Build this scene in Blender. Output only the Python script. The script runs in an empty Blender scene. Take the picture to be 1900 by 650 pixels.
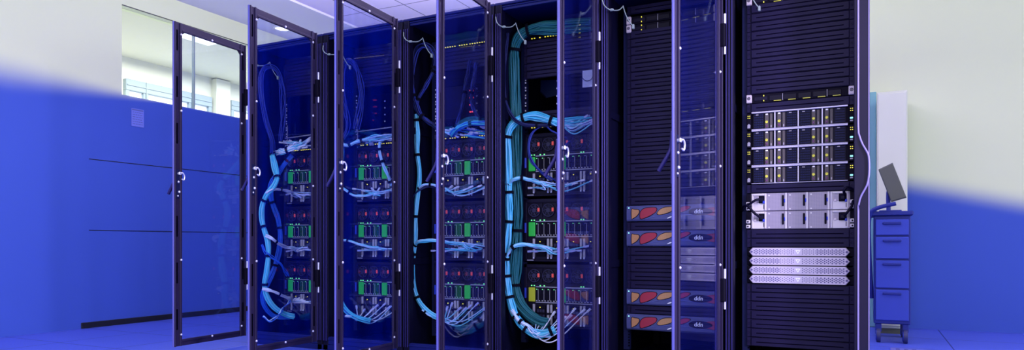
import bpy, bmesh, math, random
from mathutils import Vector, Matrix
random.seed(7)
S = bpy.context.scene
COL = S.collection
PI = math.pi

# ------------------------------------------------------------------ camera
FPX, YAW, CX, YH, CAMH = 1325.0, 0.481, 921.4, 452.0, 0.68
cam = bpy.data.cameras.new('camera')
cam.sensor_width = 36.0
cam.lens = 36.0 * FPX / 1900
cam.shift_x = (950 - CX) / 1900
cam.shift_y = (YH - 325) / 1900
cam.clip_start = 0.05
camo = bpy.data.objects.new('camera', cam)
camo.location = (0, 0, CAMH)
camo.rotation_euler = (PI / 2, 0, YAW)
COL.objects.link(camo)
S.camera = camo
_s, _c = math.sin(YAW), math.cos(YAW)

def P(px, py, Y):
    """the point at depth Y (metres from the camera line) that shows at a pixel"""
    t = (px - CX) / FPX
    X = Y * (_c * t - _s) / (_c + _s * t)
    z = -_s * X + _c * Y
    return Vector((X, Y, CAMH + (YH - py) / FPX * z))

def PX(px, py, X):
    """the same on a plane of constant X"""
    t = (px - CX) / FPX
    Y = X * (_c + _s * t) / (_c * t - _s)
    z = -_s * X + _c * Y
    return Vector((X, Y, CAMH + (YH - py) / FPX * z))

# ------------------------------------------------------------------ materials
def mat(name, col, rough=0.5, metal=0.0, emit=None, es=0.0, noise=0.0, nscale=8.0, spec=0.5, coat=0.0):
    m = bpy.data.materials.new(name)
    m.use_nodes = True
    nt = m.node_tree
    b = nt.nodes['Principled BSDF']
    b.inputs['Base Color'].default_value = (*col, 1)
    b.inputs['Roughness'].default_value = rough
    b.inputs['Metallic'].default_value = metal
    b.inputs['Specular IOR Level'].default_value = spec
    b.inputs['Coat Weight'].default_value = coat
    if emit:
        b.inputs['Emission Color'].default_value = (*emit, 1)
        b.inputs['Emission Strength'].default_value = es
    if noise > 0:
        tc = nt.nodes.new('ShaderNodeTexCoord')
        n = nt.nodes.new('ShaderNodeTexNoise')
        n.inputs['Scale'].default_value = nscale
        n.inputs['Detail'].default_value = 4
        mr = nt.nodes.new('ShaderNodeMapRange')
        mr.inputs['To Min'].default_value = 1 - noise
        mr.inputs['To Max'].default_value = 1 + noise
        mx = nt.nodes.new('ShaderNodeMix')
        mx.data_type = 'RGBA'
        mx.blend_type = 'MULTIPLY'
        mx.inputs[0].default_value = 1
        mx.inputs[6].default_value = (*col, 1)
        nt.links.new(tc.outputs['Object'], n.inputs['Vector'])
        nt.links.new(n.outputs['Fac'], mr.inputs['Value'])
        nt.links.new(mr.outputs['Result'], mx.inputs[7])
        nt.links.new(mx.outputs[2], b.inputs['Base Color'])
    return m

def lin(r, g, b):
    f = lambda v: ((v / 255 + 0.055) / 1.055) ** 2.4 if v > 10 else v / 255 / 12.92
    return (f(r), f(g), f(b))

M = {}  # blue light on the racks is put into their base colours
M['frame'] = mat('black_powder_coat', (0.003, 0.0024, 0.016), 0.5, noise=0.15, nscale=4)
M['frame_rib'] = mat('frame_rib_metal', (0.035, 0.028, 0.15), 0.35, 0.4)  # lavender highlights on the posts put into a lighter colour
M['side'] = mat('side_panel_paint', (0.004, 0.004, 0.02), 0.6)
M['top'] = mat('rack_top_blue_black', (0.006, 0.010, 0.10), 0.4)
M['stile'] = mat('door_stile_grey', (0.023, 0.017, 0.052), 0.45, noise=0.12, nscale=6)
M['edge'] = mat('door_edge_aluminium', (0.115, 0.115, 0.42), 0.4, 0.1)  # pale metal, the blue light on its face put into the colour
M['slot'] = mat('slot_black', (0.002, 0.002, 0.006), 0.7)
M['screw'] = mat('bright_zinc', (0.75, 0.74, 0.85), 0.3, 0.3)
M['chrome'] = mat('latch_chrome', (0.72, 0.74, 0.9), 0.25, 0.5)
M['rail'] = mat('mounting_rail_navy', (0.009, 0.012, 0.055), 0.45)
M['blank'] = mat('blank_panel_paint', (0.0095, 0.0068, 0.040), 0.5, noise=0.2, nscale=5)
M['groove'] = mat('blank_panel_groove', (0.004, 0.003, 0.012), 0.7)
M['chassis'] = mat('chassis_charcoal', (0.007, 0.0052, 0.022), 0.5, noise=0.15)
M['chassis2'] = mat('chassis_dark', (0.006, 0.005, 0.013), 0.6)
M['fanblack'] = mat('fan_black', (0.006, 0.005, 0.016), 0.45)
M['fanrim'] = mat('fan_rim', (0.03, 0.028, 0.07), 0.45)
M['red'] = mat('latch_red', (0.55, 0.06, 0.05), 0.4, emit=(1, 0.1, 0.08), es=0.25)
M['green'] = mat('status_green', (0.015, 0.24, 0.04), 0.4, emit=(0.02, 1, 0.10), es=0.17)
M['olive'] = mat('status_olive', (0.3, 0.32, 0.02), 0.4, emit=(0.7, 0.8, 0.02), es=0.12)
M['ledg'] = mat('led_green', (0.1, 0.8, 0.2), 0.4, emit=(0.2, 1, 0.35), es=1.0)
M['ledy'] = mat('led_yellow', (0.8, 0.75, 0.1), 0.4, emit=(1, 0.85, 0.05), es=0.9)
M['ledr'] = mat('led_red', (0.9, 0.1, 0.1), 0.4, emit=(1, 0.06, 0.05), es=0.8)
M['ledc'] = mat('led_cyan', (0.4, 0.9, 0.9), 0.4, emit=(0.3, 1, 1), es=0.9)
M['lever'] = mat('lever_grey', (0.40, 0.38, 0.44), 0.45)
M['strip'] = mat('brushed_strip', (0.34, 0.33, 0.42), 0.35, 0.2)
M['tab'] = mat('tab_blue', (0.02, 0.05, 0.55), 0.4)
M['white'] = mat('connector_white', (0.70, 0.72, 0.92), 0.45)
M['plug'] = mat('plug_pale', (0.42, 0.46, 0.85), 0.45)
M['cyan'] = mat('cable_cyan', (0.06, 0.46, 0.70), 0.4, noise=0.1)
M['cyan2'] = mat('cable_sky', (0.17, 0.56, 0.78), 0.4, noise=0.1)
M['teal'] = mat('cable_teal', (0.012, 0.125, 0.155), 0.45, noise=0.1)
M['blue'] = mat('cable_blue', (0.015, 0.10, 0.62), 0.4)
M['pale'] = mat('cable_pale', (0.40, 0.58, 0.90), 0.4)
M['navy'] = mat('cable_navy', (0.012, 0.016, 0.075), 0.4)
M['navyb'] = mat('cable_deep_blue', (0.02, 0.035, 0.24), 0.4)
M['strap'] = mat('hook_strap_black', (0.004, 0.004, 0.01), 0.8)
M['silver'] = mat('module_silver', (0.52, 0.48, 0.66), 0.4, 0.15, noise=0.06)
M['psu'] = mat('supply_white', (0.66, 0.63, 0.66), 0.45)
M['honey'] = mat('bezel_lavender', (0.56, 0.50, 0.64), 0.35, 0.15)
M['honeyd'] = mat('bezel_perforation', (0.10, 0.085, 0.22), 0.6)
M['mark'] = mat('mark_white', (0.95, 0.95, 1.0), 0.4)
M['bezel'] = mat('bezel_slate', (0.075, 0.085, 0.23), 0.35, 0.1, noise=0.08)
M['bezelr'] = mat('bezel_ridge', (0.10, 0.12, 0.38), 0.35, 0.1)
M['outline'] = mat('bezel_outline', (0.006, 0.005, 0.018), 0.5)
M['text'] = mat('lettering_white', (0.85, 0.87, 1.0), 0.4)
M['ear'] = mat('ear_cream', (0.62, 0.55, 0.60), 0.45)
M['paper'] = mat('paper', (0.55, 0.58, 0.85), 0.8)
M['paperd'] = mat('paper_print', (0.10, 0.12, 0.42), 0.8)
M['gwire'] = mat('earth_wire', (0.26, 0.33, 0.30), 0.5)
M['sleddark'] = mat('sled_dark', (0.010, 0.010, 0.022), 0.55)
M['sledgrey'] = mat('sled_grey', (0.10, 0.088, 0.09), 0.5)
M['knob'] = mat('knob_yellow', (0.62, 0.60, 0.06), 0.4, emit=(1, 0.95, 0.1), es=0.08)
M['purple'] = mat('tab_purple', (0.12, 0.02, 0.12), 0.5)
M['bar'] = mat('shelf_bar', (0.54, 0.52, 0.68), 0.3, 0.3)
M['trimsilver'] = mat('trim_silver', (0.26, 0.22, 0.46), 0.35, 0.2)
M['stainless'] = mat('post_cover', (0.012, 0.010, 0.030), 0.4, noise=0.1)
M['cab'] = mat('cabinet_pale', (0.68, 0.72, 0.62), 0.5)
M['cart'] = mat('cart_blue', (0.022, 0.035, 0.26), 0.45)
M['cartl'] = mat('cart_panel_blue', (0.045, 0.075, 0.50), 0.5)
M['monitor'] = mat('monitor_grey', (0.11, 0.12, 0.11), 0.5)
M['rubber'] = mat('caster_rubber', (0.03, 0.035, 0.15), 0.5)
M['grout'] = mat('dark_base', (0.003, 0.003, 0.012), 0.6)
M['ceil_plain'] = mat('ceiling_plain', (0.70, 0.70, 0.84), 0.8)
M['winframe'] = mat('window_frame_paint', (0.24, 0.31, 0.34), 0.5)
M['winpane'] = mat('daylit_pane', (0.8, 0.85, 0.9), 0.3, emit=(0.93, 0.96, 1), es=0.75)
M['lamp'] = mat('lamp_diffuser', (0.9, 0.9, 0.9), 0.4, emit=(1, 0.99, 0.94), es=1.3)
M['pale_wall'] = mat('pale_paint', (0.735, 0.80, 0.57), 0.8, noise=0.01, nscale=1.5)
M['hall'] = mat('far_room_paint', (0.72, 0.73, 0.60), 0.8, noise=0.02, nscale=1.2)

for _n, _sp in dict(frame=.15, frame_rib=.3, side=.08, top=.2, stile=.2, slot=.0, rail=.12, blank=.15, groove=.0, chassis=.15, chassis2=.06, fanblack=.12,
                    fanrim=.2, bezel=.2, bezelr=.2, outline=.1, stainless=.15, edge=.3, sleddark=.08, sledgrey=.2, navy=.15, navyb=.2, teal=.25, blue=.2, cyan=.25,
                    cyan2=.25, strap=.05, cart=.2, cartl=.2, monitor=.2).items():
    M[_n].node_tree.nodes['Principled BSDF'].inputs['Specular IOR Level'].default_value = _sp

def glass(name, haze, dif):
    m = bpy.data.materials.new(name)
    m.use_nodes = True
    nt = m.node_tree
    nt.nodes.clear()
    out = nt.nodes.new('ShaderNodeOutputMaterial')
    tr = nt.nodes.new('ShaderNodeBsdfTransparent')
    tr.inputs[0].default_value = (0.93, 0.95, 0.99, 1)
    df = nt.nodes.new('ShaderNodeBsdfDiffuse')
    df.inputs[0].default_value = (*dif, 1)
    gl = nt.nodes.new('ShaderNodeBsdfGlossy')
    gl.inputs[0].default_value = (0.9, 0.92, 1, 1)
    gl.inputs['Roughness'].default_value = 0.02
    fr = nt.nodes.new('ShaderNodeFresnel')
    ge = nt.nodes.new('ShaderNodeNewGeometry')
    io = nt.nodes.new('ShaderNodeMapRange')
    io.inputs['To Min'].default_value = 1.38; io.inputs['To Max'].default_value = 1 / 1.38
    nt.links.new(ge.outputs['Backfacing'], io.inputs['Value']); nt.links.new(io.outputs['Result'], fr.inputs[0])
    tc = nt.nodes.new('ShaderNodeTexCoord')       # streaked haze: blue reflections put into the pane colour
    mp = nt.nodes.new('ShaderNodeMapping')
    mp.inputs['Scale'].default_value = (18, 18, 1.1)
    no = nt.nodes.new('ShaderNodeTexNoise')
    no.inputs['Scale'].default_value = 1.0
    no.inputs['Detail'].default_value = 5
    mr = nt.nodes.new('ShaderNodeMapRange')
    mr.inputs['From Min'].default_value = 0.35
    mr.inputs['From Max'].default_value = 0.75
    mr.inputs['To Min'].default_value = haze * 0.35
    mr.inputs['To Max'].default_value = haze * 0.75
    m1 = nt.nodes.new('ShaderNodeMixShader')
    m2 = nt.nodes.new('ShaderNodeMixShader')
    L = nt.links.new
    L(tc.outputs['Object'], mp.inputs[0]); L(mp.outputs[0], no.inputs['Vector'])
    L(no.outputs['Fac'], mr.inputs['Value']); L(mr.outputs['Result'], m1.inputs[0])
    L(tr.outputs[0], m1.inputs[1]); L(df.outputs[0], m1.inputs[2])
    L(fr.outputs[0], m2.inputs[0]); L(m1.outputs[0], m2.inputs[1]); L(gl.outputs[0], m2.inputs[2])
    L(m2.outputs[0], out.inputs[0])
    return m
M['glass_clear'] = glass('door_glass_clear', 0.03, (0.05, 0.12, 0.9))
M['glass_blue'] = glass('door_glass_blue_haze', 0.13, (0.0, 0.02, 0.62))
M['glass_smoke'] = glass('door_glass_violet_haze', 0.06, (0.03, 0.05, 0.70))

# ------------------------------------------------------------------ mesh builder
class MB:
    def __init__(s): s.v = []; s.f = []; s.m = []; s.sm = []
    def add(s, vs, fs, mi=0, smooth=False):
        o = len(s.v)
        s.v += [tuple(v) for v in vs]
        for f in fs:
            s.f.append([o + i for i in f]); s.m.append(mi); s.sm.append(smooth)
        return s
    def box(s, x0, y0, z0, x1, y1, z1, c=0.0, mi=0):
        if c <= 0:
            vs = [(x, y, z) for x in (x0, x1) for y in (y0, y1) for z in (z0, z1)]
            return s.add(vs, [(0, 1, 3, 2), (4, 6, 7, 5), (0, 4, 5, 1), (2, 3, 7, 6), (0, 2, 6, 4), (1, 5, 7, 3)], mi)
        lo, hi = (x0, y0, z0), (x1, y1, z1)
        c = min(c, abs(x1 - x0) * .45, abs(y1 - y0) * .45, abs(z1 - z0) * .45)
        vs = []; ix = {}
        for a in (0, 1):
            for b in (0, 1):
                for d in (0, 1):
                    sg = (a, b, d)
                    for k in range(3):     # vertex lying on the face normal to axis k
                        p = []
                        for j in range(3):
                            base = hi[j] if sg[j] else lo[j]
                            p.append(base if j == k else base + (-c if sg[j] else c))
                        ix[(sg, k)] = len(vs); vs.append(p)
        fs = []
        for k in range(3):
            i, j = [q for q in range(3) if q != k]
            for t in (0, 1):
                loop = []
                for (p, q) in ((0, 0), (1, 0), (1, 1), (0, 1)):
                    sg = [0, 0, 0]; sg[k] = t; sg[i] = p; sg[j] = q
                    loop.append(ix[(tuple(sg), k)])
                fs.append(loop)
            for p in (0, 1):               # edges parallel to axis k
                for q in (0, 1):
                    a0 = [0, 0, 0]; a0[i] = p; a0[j] = q
                    a1 = list(a0); a1[k] = 1
                    fs.append([ix[(tuple(a0), i)], ix[(tuple(a1), i)], ix[(tuple(a1), j)], ix[(tuple(a0), j)]])
        for a in (0, 1):
            for b in (0, 1):
                for d in (0, 1):
                    fs.append([ix[((a, b, d), k)] for k in range(3)])
        return s.add(vs, fs, mi)
    def cyl(s, p0, p1, r0, n=12, r1=None, mi=0, smooth=True):
        p0 = Vector(p0); p1 = Vector(p1); r1 = r0 if r1 is None else r1
        d = (p1 - p0).normalized()
        u = d.orthogonal().normalized(); w = d.cross(u)
        vs = []
        for p, r in ((p0, r0), (p1, r1)):
            for k in range(n):
                a = 2 * PI * k / n
                vs.append(p + u * (math.cos(a) * r) + w * (math.sin(a) * r))
        s.add(vs, [(k, (k + 1) % n, n + (k + 1) % n, n + k) for k in range(n)], mi, smooth)
        return s.add(vs, [list(range(n))[::-1], list(range(n, 2 * n))], mi)
    def dome(s, c, d, r, h, n=10, mi=0):
        c = Vector(c); d = Vector(d).normalized(); u = d.orthogonal().normalized(); w = d.cross(u)
        vs = []
        for rr, hh in ((1, 0), (.8, .6), (.4, .92)):
            for k in range(n):
                a = 2 * PI * k / n
                vs.append(c + u * (math.cos(a) * r * rr) + w * (math.sin(a) * r * rr) + d * (h * hh))
        vs.append(c + d * h)
        fs = [(j * n + k, j * n + (k + 1) % n, (j + 1) * n + (k + 1) % n, (j + 1) * n + k) for j in range(2) for k in range(n)]
        fs += [(2 * n + k, 2 * n + (k + 1) % n, 3 * n) for k in range(n)]
        fs.append(list(range(n))[::-1])
        return s.add(vs, fs, mi, True)
    def ring(s, c, d, R, r, n=20, k=6, mi=0):
        c = Vector(c); d = Vector(d).normalized(); u = d.orthogonal().normalized(); w = d.cross(u)
        pts = [c + u * (math.cos(2 * PI * i / n) * R) + w * (math.sin(2 * PI * i / n) * R) for i in range(n)]
        return s.tube(pts, r, k, True, mi)
    def tube(s, pts, r, n=6, closed=False, mi=0):
        pts = [Vector(p) for p in pts]; N = len(pts)
        rs = r if isinstance(r, (list, tuple)) else [r] * N
        tan = []
        for i in range(N):
            a = pts[(i - 1) % N] if (closed or i > 0) else pts[0]
            b = pts[(i + 1) % N] if (closed or i < N - 1) else pts[-1]
            t = (b - a)
            tan.append(t.normalized() if t.length > 1e-9 else Vector((0, 0, 1)))
        u = tan[0].orthogonal().normalized()
        vs = []
        for i in range(N):
            u = (u - tan[i] * u.dot(tan[i]))
            u = u.normalized() if u.length > 1e-6 else tan[i].orthogonal().normalized()
            w = tan[i].cross(u)
            for k in range(n):
                a = 2 * PI * k / n
                vs.append(pts[i] + u * (math.cos(a) * rs[i]) + w * (math.sin(a) * rs[i]))
        fs = []
        for i in range(N if closed else N - 1):
            j = (i + 1) % N
            for k in range(n):
                fs.append((i * n + k, i * n + (k + 1) % n, j * n + (k + 1) % n, j * n + k))
        s.add(vs, fs, mi, True)
        if not closed:
            s.add(vs[:n], [list(range(n))[::-1]], mi); s.add(vs[-n:], [list(range(n))], mi)
        return s
    def prism(s, out, y0, y1, mi=0, c=0.0):
        """outline of (x, z), extruded from y0 (front) to y1; c draws the front in for a soft edge"""
        n = len(out)
        cx = sum(p[0] for p in out) / n; cz = sum(p[1] for p in out) / n
        rings = []
        if c > 0:
            fr = []
            for (x, z) in out:
                dx, dz = cx - x, cz - z; l = math.hypot(dx, dz) or 1
                fr.append((x + dx / l * c, z + dz / l * c))
            rings = [[(x, y0, z) for x, z in fr], [(x, y0 + c, z) for x, z in out], [(x, y1, z) for x, z in out]]
        else:
            rings = [[(x, y0, z) for x, z in out], [(x, y1, z) for x, z in out]]
        vs = [p for r in rings for p in r]
        fs = [list(range(n)), [len(vs) - 1 - k for k in range(n)]]
        for j in range(len(rings) - 1):
            for k in range(n):
                fs.append((j * n + k, j * n + (k + 1) % n, (j + 1) * n + (k + 1) % n, (j + 1) * n + k))
        return s.add(vs, fs, mi)
    def mesh(s, name, mats):
        me = bpy.data.meshes.new(name)
        me.from_pydata(s.v, [], s.f)
        for m in (mats if isinstance(mats, (list, tuple)) else [mats]):
            me.materials.append(M[m] if isinstance(m, str) else m)
        me.polygons.foreach_set('material_index', s.m)
        me.polygons.foreach_set('use_smooth', s.sm)
        bm = bmesh.new(); bm.from_mesh(me)
        bmesh.ops.recalc_face_normals(bm, faces=bm.faces)
        bm.to_mesh(me); bm.free(); me.update()
        return me
    def build(s, name, mats, parent=None, loc=(0, 0, 0), rot=(0, 0, 0)):
        o = bpy.data.objects.new(name, s.mesh(name, mats))
        COL.objects.link(o)
        o.location = loc; o.rotation_euler = rot
        if parent: o.parent = parent
        return o

def tag(o, label=None, cat=None, group=None, kind=None):
    if label: o['label'] = label
    if cat: o['category'] = cat
    if group: o['group'] = group
    if kind: o['kind'] = kind
    return o

def thing(name, label, cat, loc=(0, 0, 0), rz=0.0, group=None):
    o = bpy.data.objects.new(name, None)
    o.empty_display_size = 0.05
    COL.objects.link(o)
    o.location = loc; o.rotation_euler = (0, 0, rz)
    return tag(o, label, cat, group)

def dup(o, loc=None, label=None, group=None):
    def rec(a, par):
        c = a.copy(); COL.objects.link(c); c.parent = par
        for ch in [x for x in COL.objects if x.parent == a]: rec(ch, c)
        return c
    r = rec(o, o.parent)
    if loc is not None: r.location = loc
    if label: r['label'] = label
    if group: r['group'] = group
    return r

def spline(pts, step=0.012):
    pts = [Vector(p) for p in pts]
    if len(pts) == 2:
        n = max(2, int((pts[1] - pts[0]).length / step)); return [pts[0].lerp(pts[1], i / n) for i in range(n + 1)]
    out = []
    for i in range(len(pts) - 1):
        p0 = pts[i - 1] if i > 0 else pts[0] * 2 - pts[1]
        p1, p2 = pts[i], pts[i + 1]
        p3 = pts[i + 2] if i + 2 < len(pts) else pts[-1] * 2 - pts[-2]
        n = max(2, int((p2 - p1).length / step))
        for k in range(n):
            t = k / n; t2 = t * t; t3 = t2 * t
            out.append(0.5 * ((2 * p1) + (p2 - p0) * t + (2 * p0 - 5 * p1 + 4 * p2 - p3) * t2 + (3 * p1 - p0 - 3 * p2 + p3) * t3))
    out.append(pts[-1])
    return out

ORD = ['topmost', 'second', 'third', 'fourth', 'fifth', 'sixth', 'seventh', 'eighth', 'ninth', 'tenth', 'eleventh', 'twelfth',
       'thirteenth', 'fourteenth', 'fifteenth', 'sixteenth', 'seventeenth', 'eighteenth', 'nineteenth', 'twentieth', 'twenty-first', 'twenty-second', 'twenty-third']
RK = ['the leftmost rack', 'the second rack from the left', 'the third rack from the left', 'the fourth rack from the left',
      'the rack with red and amber vents', 'the rightmost rack']

# ------------------------------------------------------------------ measures of the row of racks
X0, PITCH, YHINGE, YFRONT, YEQ = -3.714, 0.62, 3.475, 3.53, 3.767
RW, RH, RD = 0.616, 2.01, 1.05
EQW, EQX = 0.4826, 0.0687
U0, UH = 0.1665, 0.045
def uz(u): return U0 + UH * u
def rx(k): return X0 + PITCH * k

# ------------------------------------------------------------------ the setting
def pale_blue_wall(name, kind):
    """a wall pale above and blue below, the two tones feathered into each other"""
    m = bpy.data.materials.new(name); m.use_nodes = True
    nt = m.node_tree; b = nt.nodes['Principled BSDF']; b.inputs['Roughness'].default_value = 0.7
    b.inputs['Specular IOR Level'].default_value = 0.25
    g = nt.nodes.new('ShaderNodeNewGeometry'); sp = nt.nodes.new('ShaderNodeSeparateXYZ')
    nt.links.new(g.outputs['Position'], sp.inputs[0])
    def math_(op, a, bb=None):
        n = nt.nodes.new('ShaderNodeMath'); n.operation = op
        for i, q in ((0, a), (1, bb)):
            if q is None: continue
            if isinstance(q, (int, float)): n.inputs[i].default_value = q
            else: nt.links.new(q, n.inputs[i])
        return n.outputs[0]
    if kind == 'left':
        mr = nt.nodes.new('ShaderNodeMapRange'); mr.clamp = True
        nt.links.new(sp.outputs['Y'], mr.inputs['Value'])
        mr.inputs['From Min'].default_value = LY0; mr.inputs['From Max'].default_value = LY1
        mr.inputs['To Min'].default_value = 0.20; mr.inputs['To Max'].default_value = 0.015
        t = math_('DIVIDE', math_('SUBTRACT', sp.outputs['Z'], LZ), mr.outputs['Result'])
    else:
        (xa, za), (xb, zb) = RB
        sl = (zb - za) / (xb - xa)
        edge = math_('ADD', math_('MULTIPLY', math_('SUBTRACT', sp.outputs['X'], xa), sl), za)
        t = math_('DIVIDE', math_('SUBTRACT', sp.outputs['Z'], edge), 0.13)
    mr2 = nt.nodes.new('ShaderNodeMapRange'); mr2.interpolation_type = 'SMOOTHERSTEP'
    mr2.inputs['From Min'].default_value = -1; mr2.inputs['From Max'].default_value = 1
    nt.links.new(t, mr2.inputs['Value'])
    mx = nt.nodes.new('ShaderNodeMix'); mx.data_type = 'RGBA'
    mx.inputs[6].default_value = (*BLUE_TONE, 1); mx.inputs[7].default_value = (0.735, 0.80, 0.57, 1)
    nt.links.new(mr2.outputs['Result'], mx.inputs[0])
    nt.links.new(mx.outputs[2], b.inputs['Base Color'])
    return m
BLUE_TONE = (0.048, 0.101, 0.53)  # blue light low on the left wall, put into the colour
XW = PX(330, 591, -5.2)   # find the left wall plane from where its foot shows
_t = (330 - CX) / FPX
# plane X such that the foot (z=0) shows at y=591
_z = CAMH * FPX / (591 - YH)
XWALL = (_c * _t - _s) * _z            # camera space back to the world: X = c*u - s*z
LZ = PX(360, 202, XWALL).z            # top of the blue partition
LY0, LY1 = PX(20, 300, XWALL).y, PX(300, 300, XWALL).y
YB = 6.6                              # wall at the back on the right
RB = ((P(1690, 342, YB).x, P(1690, 342, YB).z), (P(1900, 379, YB).x, P(1900, 379, YB).z))
CEILZ = PX(456, 42, XWALL).z
M['wall_l'] = pale_blue_wall('two_tone_wall_left', 'left')
M['wall_r'] = pale_blue_wall('two_tone_wall_back', 'right')
YOPEN = PX(226, 150, XWALL).y         # from here the wall is only a partition with an opening above
HEADZ = PX(340, 46, XWALL).z
def st(o): return tag(o, kind='structure')

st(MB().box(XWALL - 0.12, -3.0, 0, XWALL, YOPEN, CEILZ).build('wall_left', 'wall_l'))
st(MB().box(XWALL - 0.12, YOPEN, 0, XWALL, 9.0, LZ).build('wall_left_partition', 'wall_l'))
st(MB().box(XWALL - 0.12, YOPEN, HEADZ, XWALL, 9.0, CEILZ).build('wall_left_header', 'pale_wall'))
# seams of the partition boards, the dark base, the hairline joint of the header
for n_, py_ in (('trim_1', 313), ('trim_2', 430.3)):
    zc = PX(330, py_, XWALL).z
    y0 = PX(165, 300, XWALL).y
    st(MB().box(XWALL - 0.001, y0, zc - 0.003, XWALL + 0.002, 8.8, zc + 0.003).build(n_, 'grout'))
zb = PX(330, 581.5, XWALL).z
st(MB().box(XWALL, PX(150, 600, XWALL).y, 0, XWALL + 0.012, 8.8, zb, 0.003).build('baseboard_left', 'grout'))
st(MB().box(XWALL - 0.001, YOPEN, HEADZ, XWALL + 0.004, 8.8, HEADZ + 0.008).build('trim_3', 'monitor'))
# clerestory glass with its mullion
clear = MB().box(XWALL - 0.07, YOPEN, LZ, XWALL - 0.064, 8.9, HEADZ).build('window_1', 'glass_clear')
clear.data.materials[0] = glass('clerestory_glass', 0.0, (1, 1, 1)); st(clear)
ym = PX(359, 150, XWALL - 0.067).y
mull = MB().box(XWALL - 0.085, ym - 0.006, LZ, XWALL - 0.05, ym + 0.006, HEADZ, 0.002).build('trim_4', 'winframe'); st(mull)

# room behind the partition
XF = XWALL - 2.1
st(MB().box(XF - 0.1, 3.2, 0, XF, 10.0, 2.95).build('wall_far', 'hall'))
st(MB().box(XF, 3.1, 0, XWALL - 0.12, 3.2, 2.95).build('wall_far_near_end', 'hall'))
st(MB().box(XF, 9.0, 0, XWALL, 9.1, 2.95).build('wall_far_end', 'hall'))
st(MB().box(XF, 3.2, 0.0, XWALL - 0.12, 9.0, 0.01).build('floor_far', 'hall'))
st(MB().box(XF, 3.2, 2.85, XWALL - 0.12, 9.0, 2.95).build('ceiling_far', 'hall'))
def far_window(n_, pa, pb, ptop, mulls):
    """pane row high on the far wall between pixels pa and pb; bottoms hide behind the partition"""
    a = PX(pa, ptop[0], XF); b = PX(pb, ptop[1], XF)
    z1 = (a.z + b.z) / 2; z0 = z1 - 0.75
    w = MB()
    w.box(XF, a.y, z1 - 0.13, XF + 0.06, b.y, z1, 0.004)
    w.box(XF + 0.06, a.y + 0.01, z1 - 0.075, XF + 0.068, b.y - 0.01, z1 - 0.06, 0.002)
    w.box(XF, a.y, z0, XF + 0.06, b.y, z0 + 0.06, 0.004)
    for yy in (a.y, b.y - 0.05): w.box(XF, yy, z0 + 0.06, XF + 0.056, yy + 0.05, z1 - 0.13, 0.004)
    for pm in mulls:
        ymm = PX(pm, 180, XF).y; w.box(XF, ymm - 0.035, z0, XF + 0.054, ymm + 0.035, z1 - 0.13, 0.004)
        w.box(XF + 0.055, ymm - 0.006, z0, XF + 0.066, ymm + 0.006, z1)
    o = w.build(n_, 'winframe'); st(o)
    q = MB().box(XF + 0.005, a.y + 0.05, z0 + 0.06, XF + 0.012, b.y - 0.05, z1 - 0.13).build('window_pane', 'winpane', o)
    return o
far_window('window_2', 228, 388, (142, 185), (266, 350))
far_window('window_3', 424, 520, (184, 210), (470,))
# white pier between the windows
a = PX(392, 150, XF); b = PX(418, 150, XF)
st(MB().box(XF, a.y, 0, XF + 0.10, b.y, 2.84, 0.004).build('trim_5', 'hall'))
# slim lamp under the far ceiling
Lp = thing('ceiling_light', 'slim bright ceiling light seen through the leftmost open glass door', 'light')
_t = (366 - CX) / FPX
zz = 2.84
dz = (zz - CAMH) * FPX / (YH - 68)
lx, ly = _c * _t * dz - _s * dz, _s * _t * dz + _c * dz
Lp.location = (lx, ly, zz)
MB().box(-0.09, -0.22, -0.03, 0.09, 0.22, 0.008, 0.006).build('housing', 'psu', Lp)
MB().box(-0.075, -0.2, -0.036, 0.075, 0.2, -0.03).build('diffuser', 'lamp', Lp)
# small slotted sensor on the far wall
pz = PX(431, 108, XF)
sv = thing('wall_vent', 'small slotted white vent high on the far wall beyond the leftmost glass door', 'vent', pz)
MB().box(0.001, -0.09, -0.06, 0.02, 0.09, 0.06, 0.004).build('cover', 'psu', sv)
for q in (-0.03, 0.02): MB().box(0.02, -0.06, q, 0.023, 0.06, q + 0.022).build('slot', 'monitor', sv)

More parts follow.
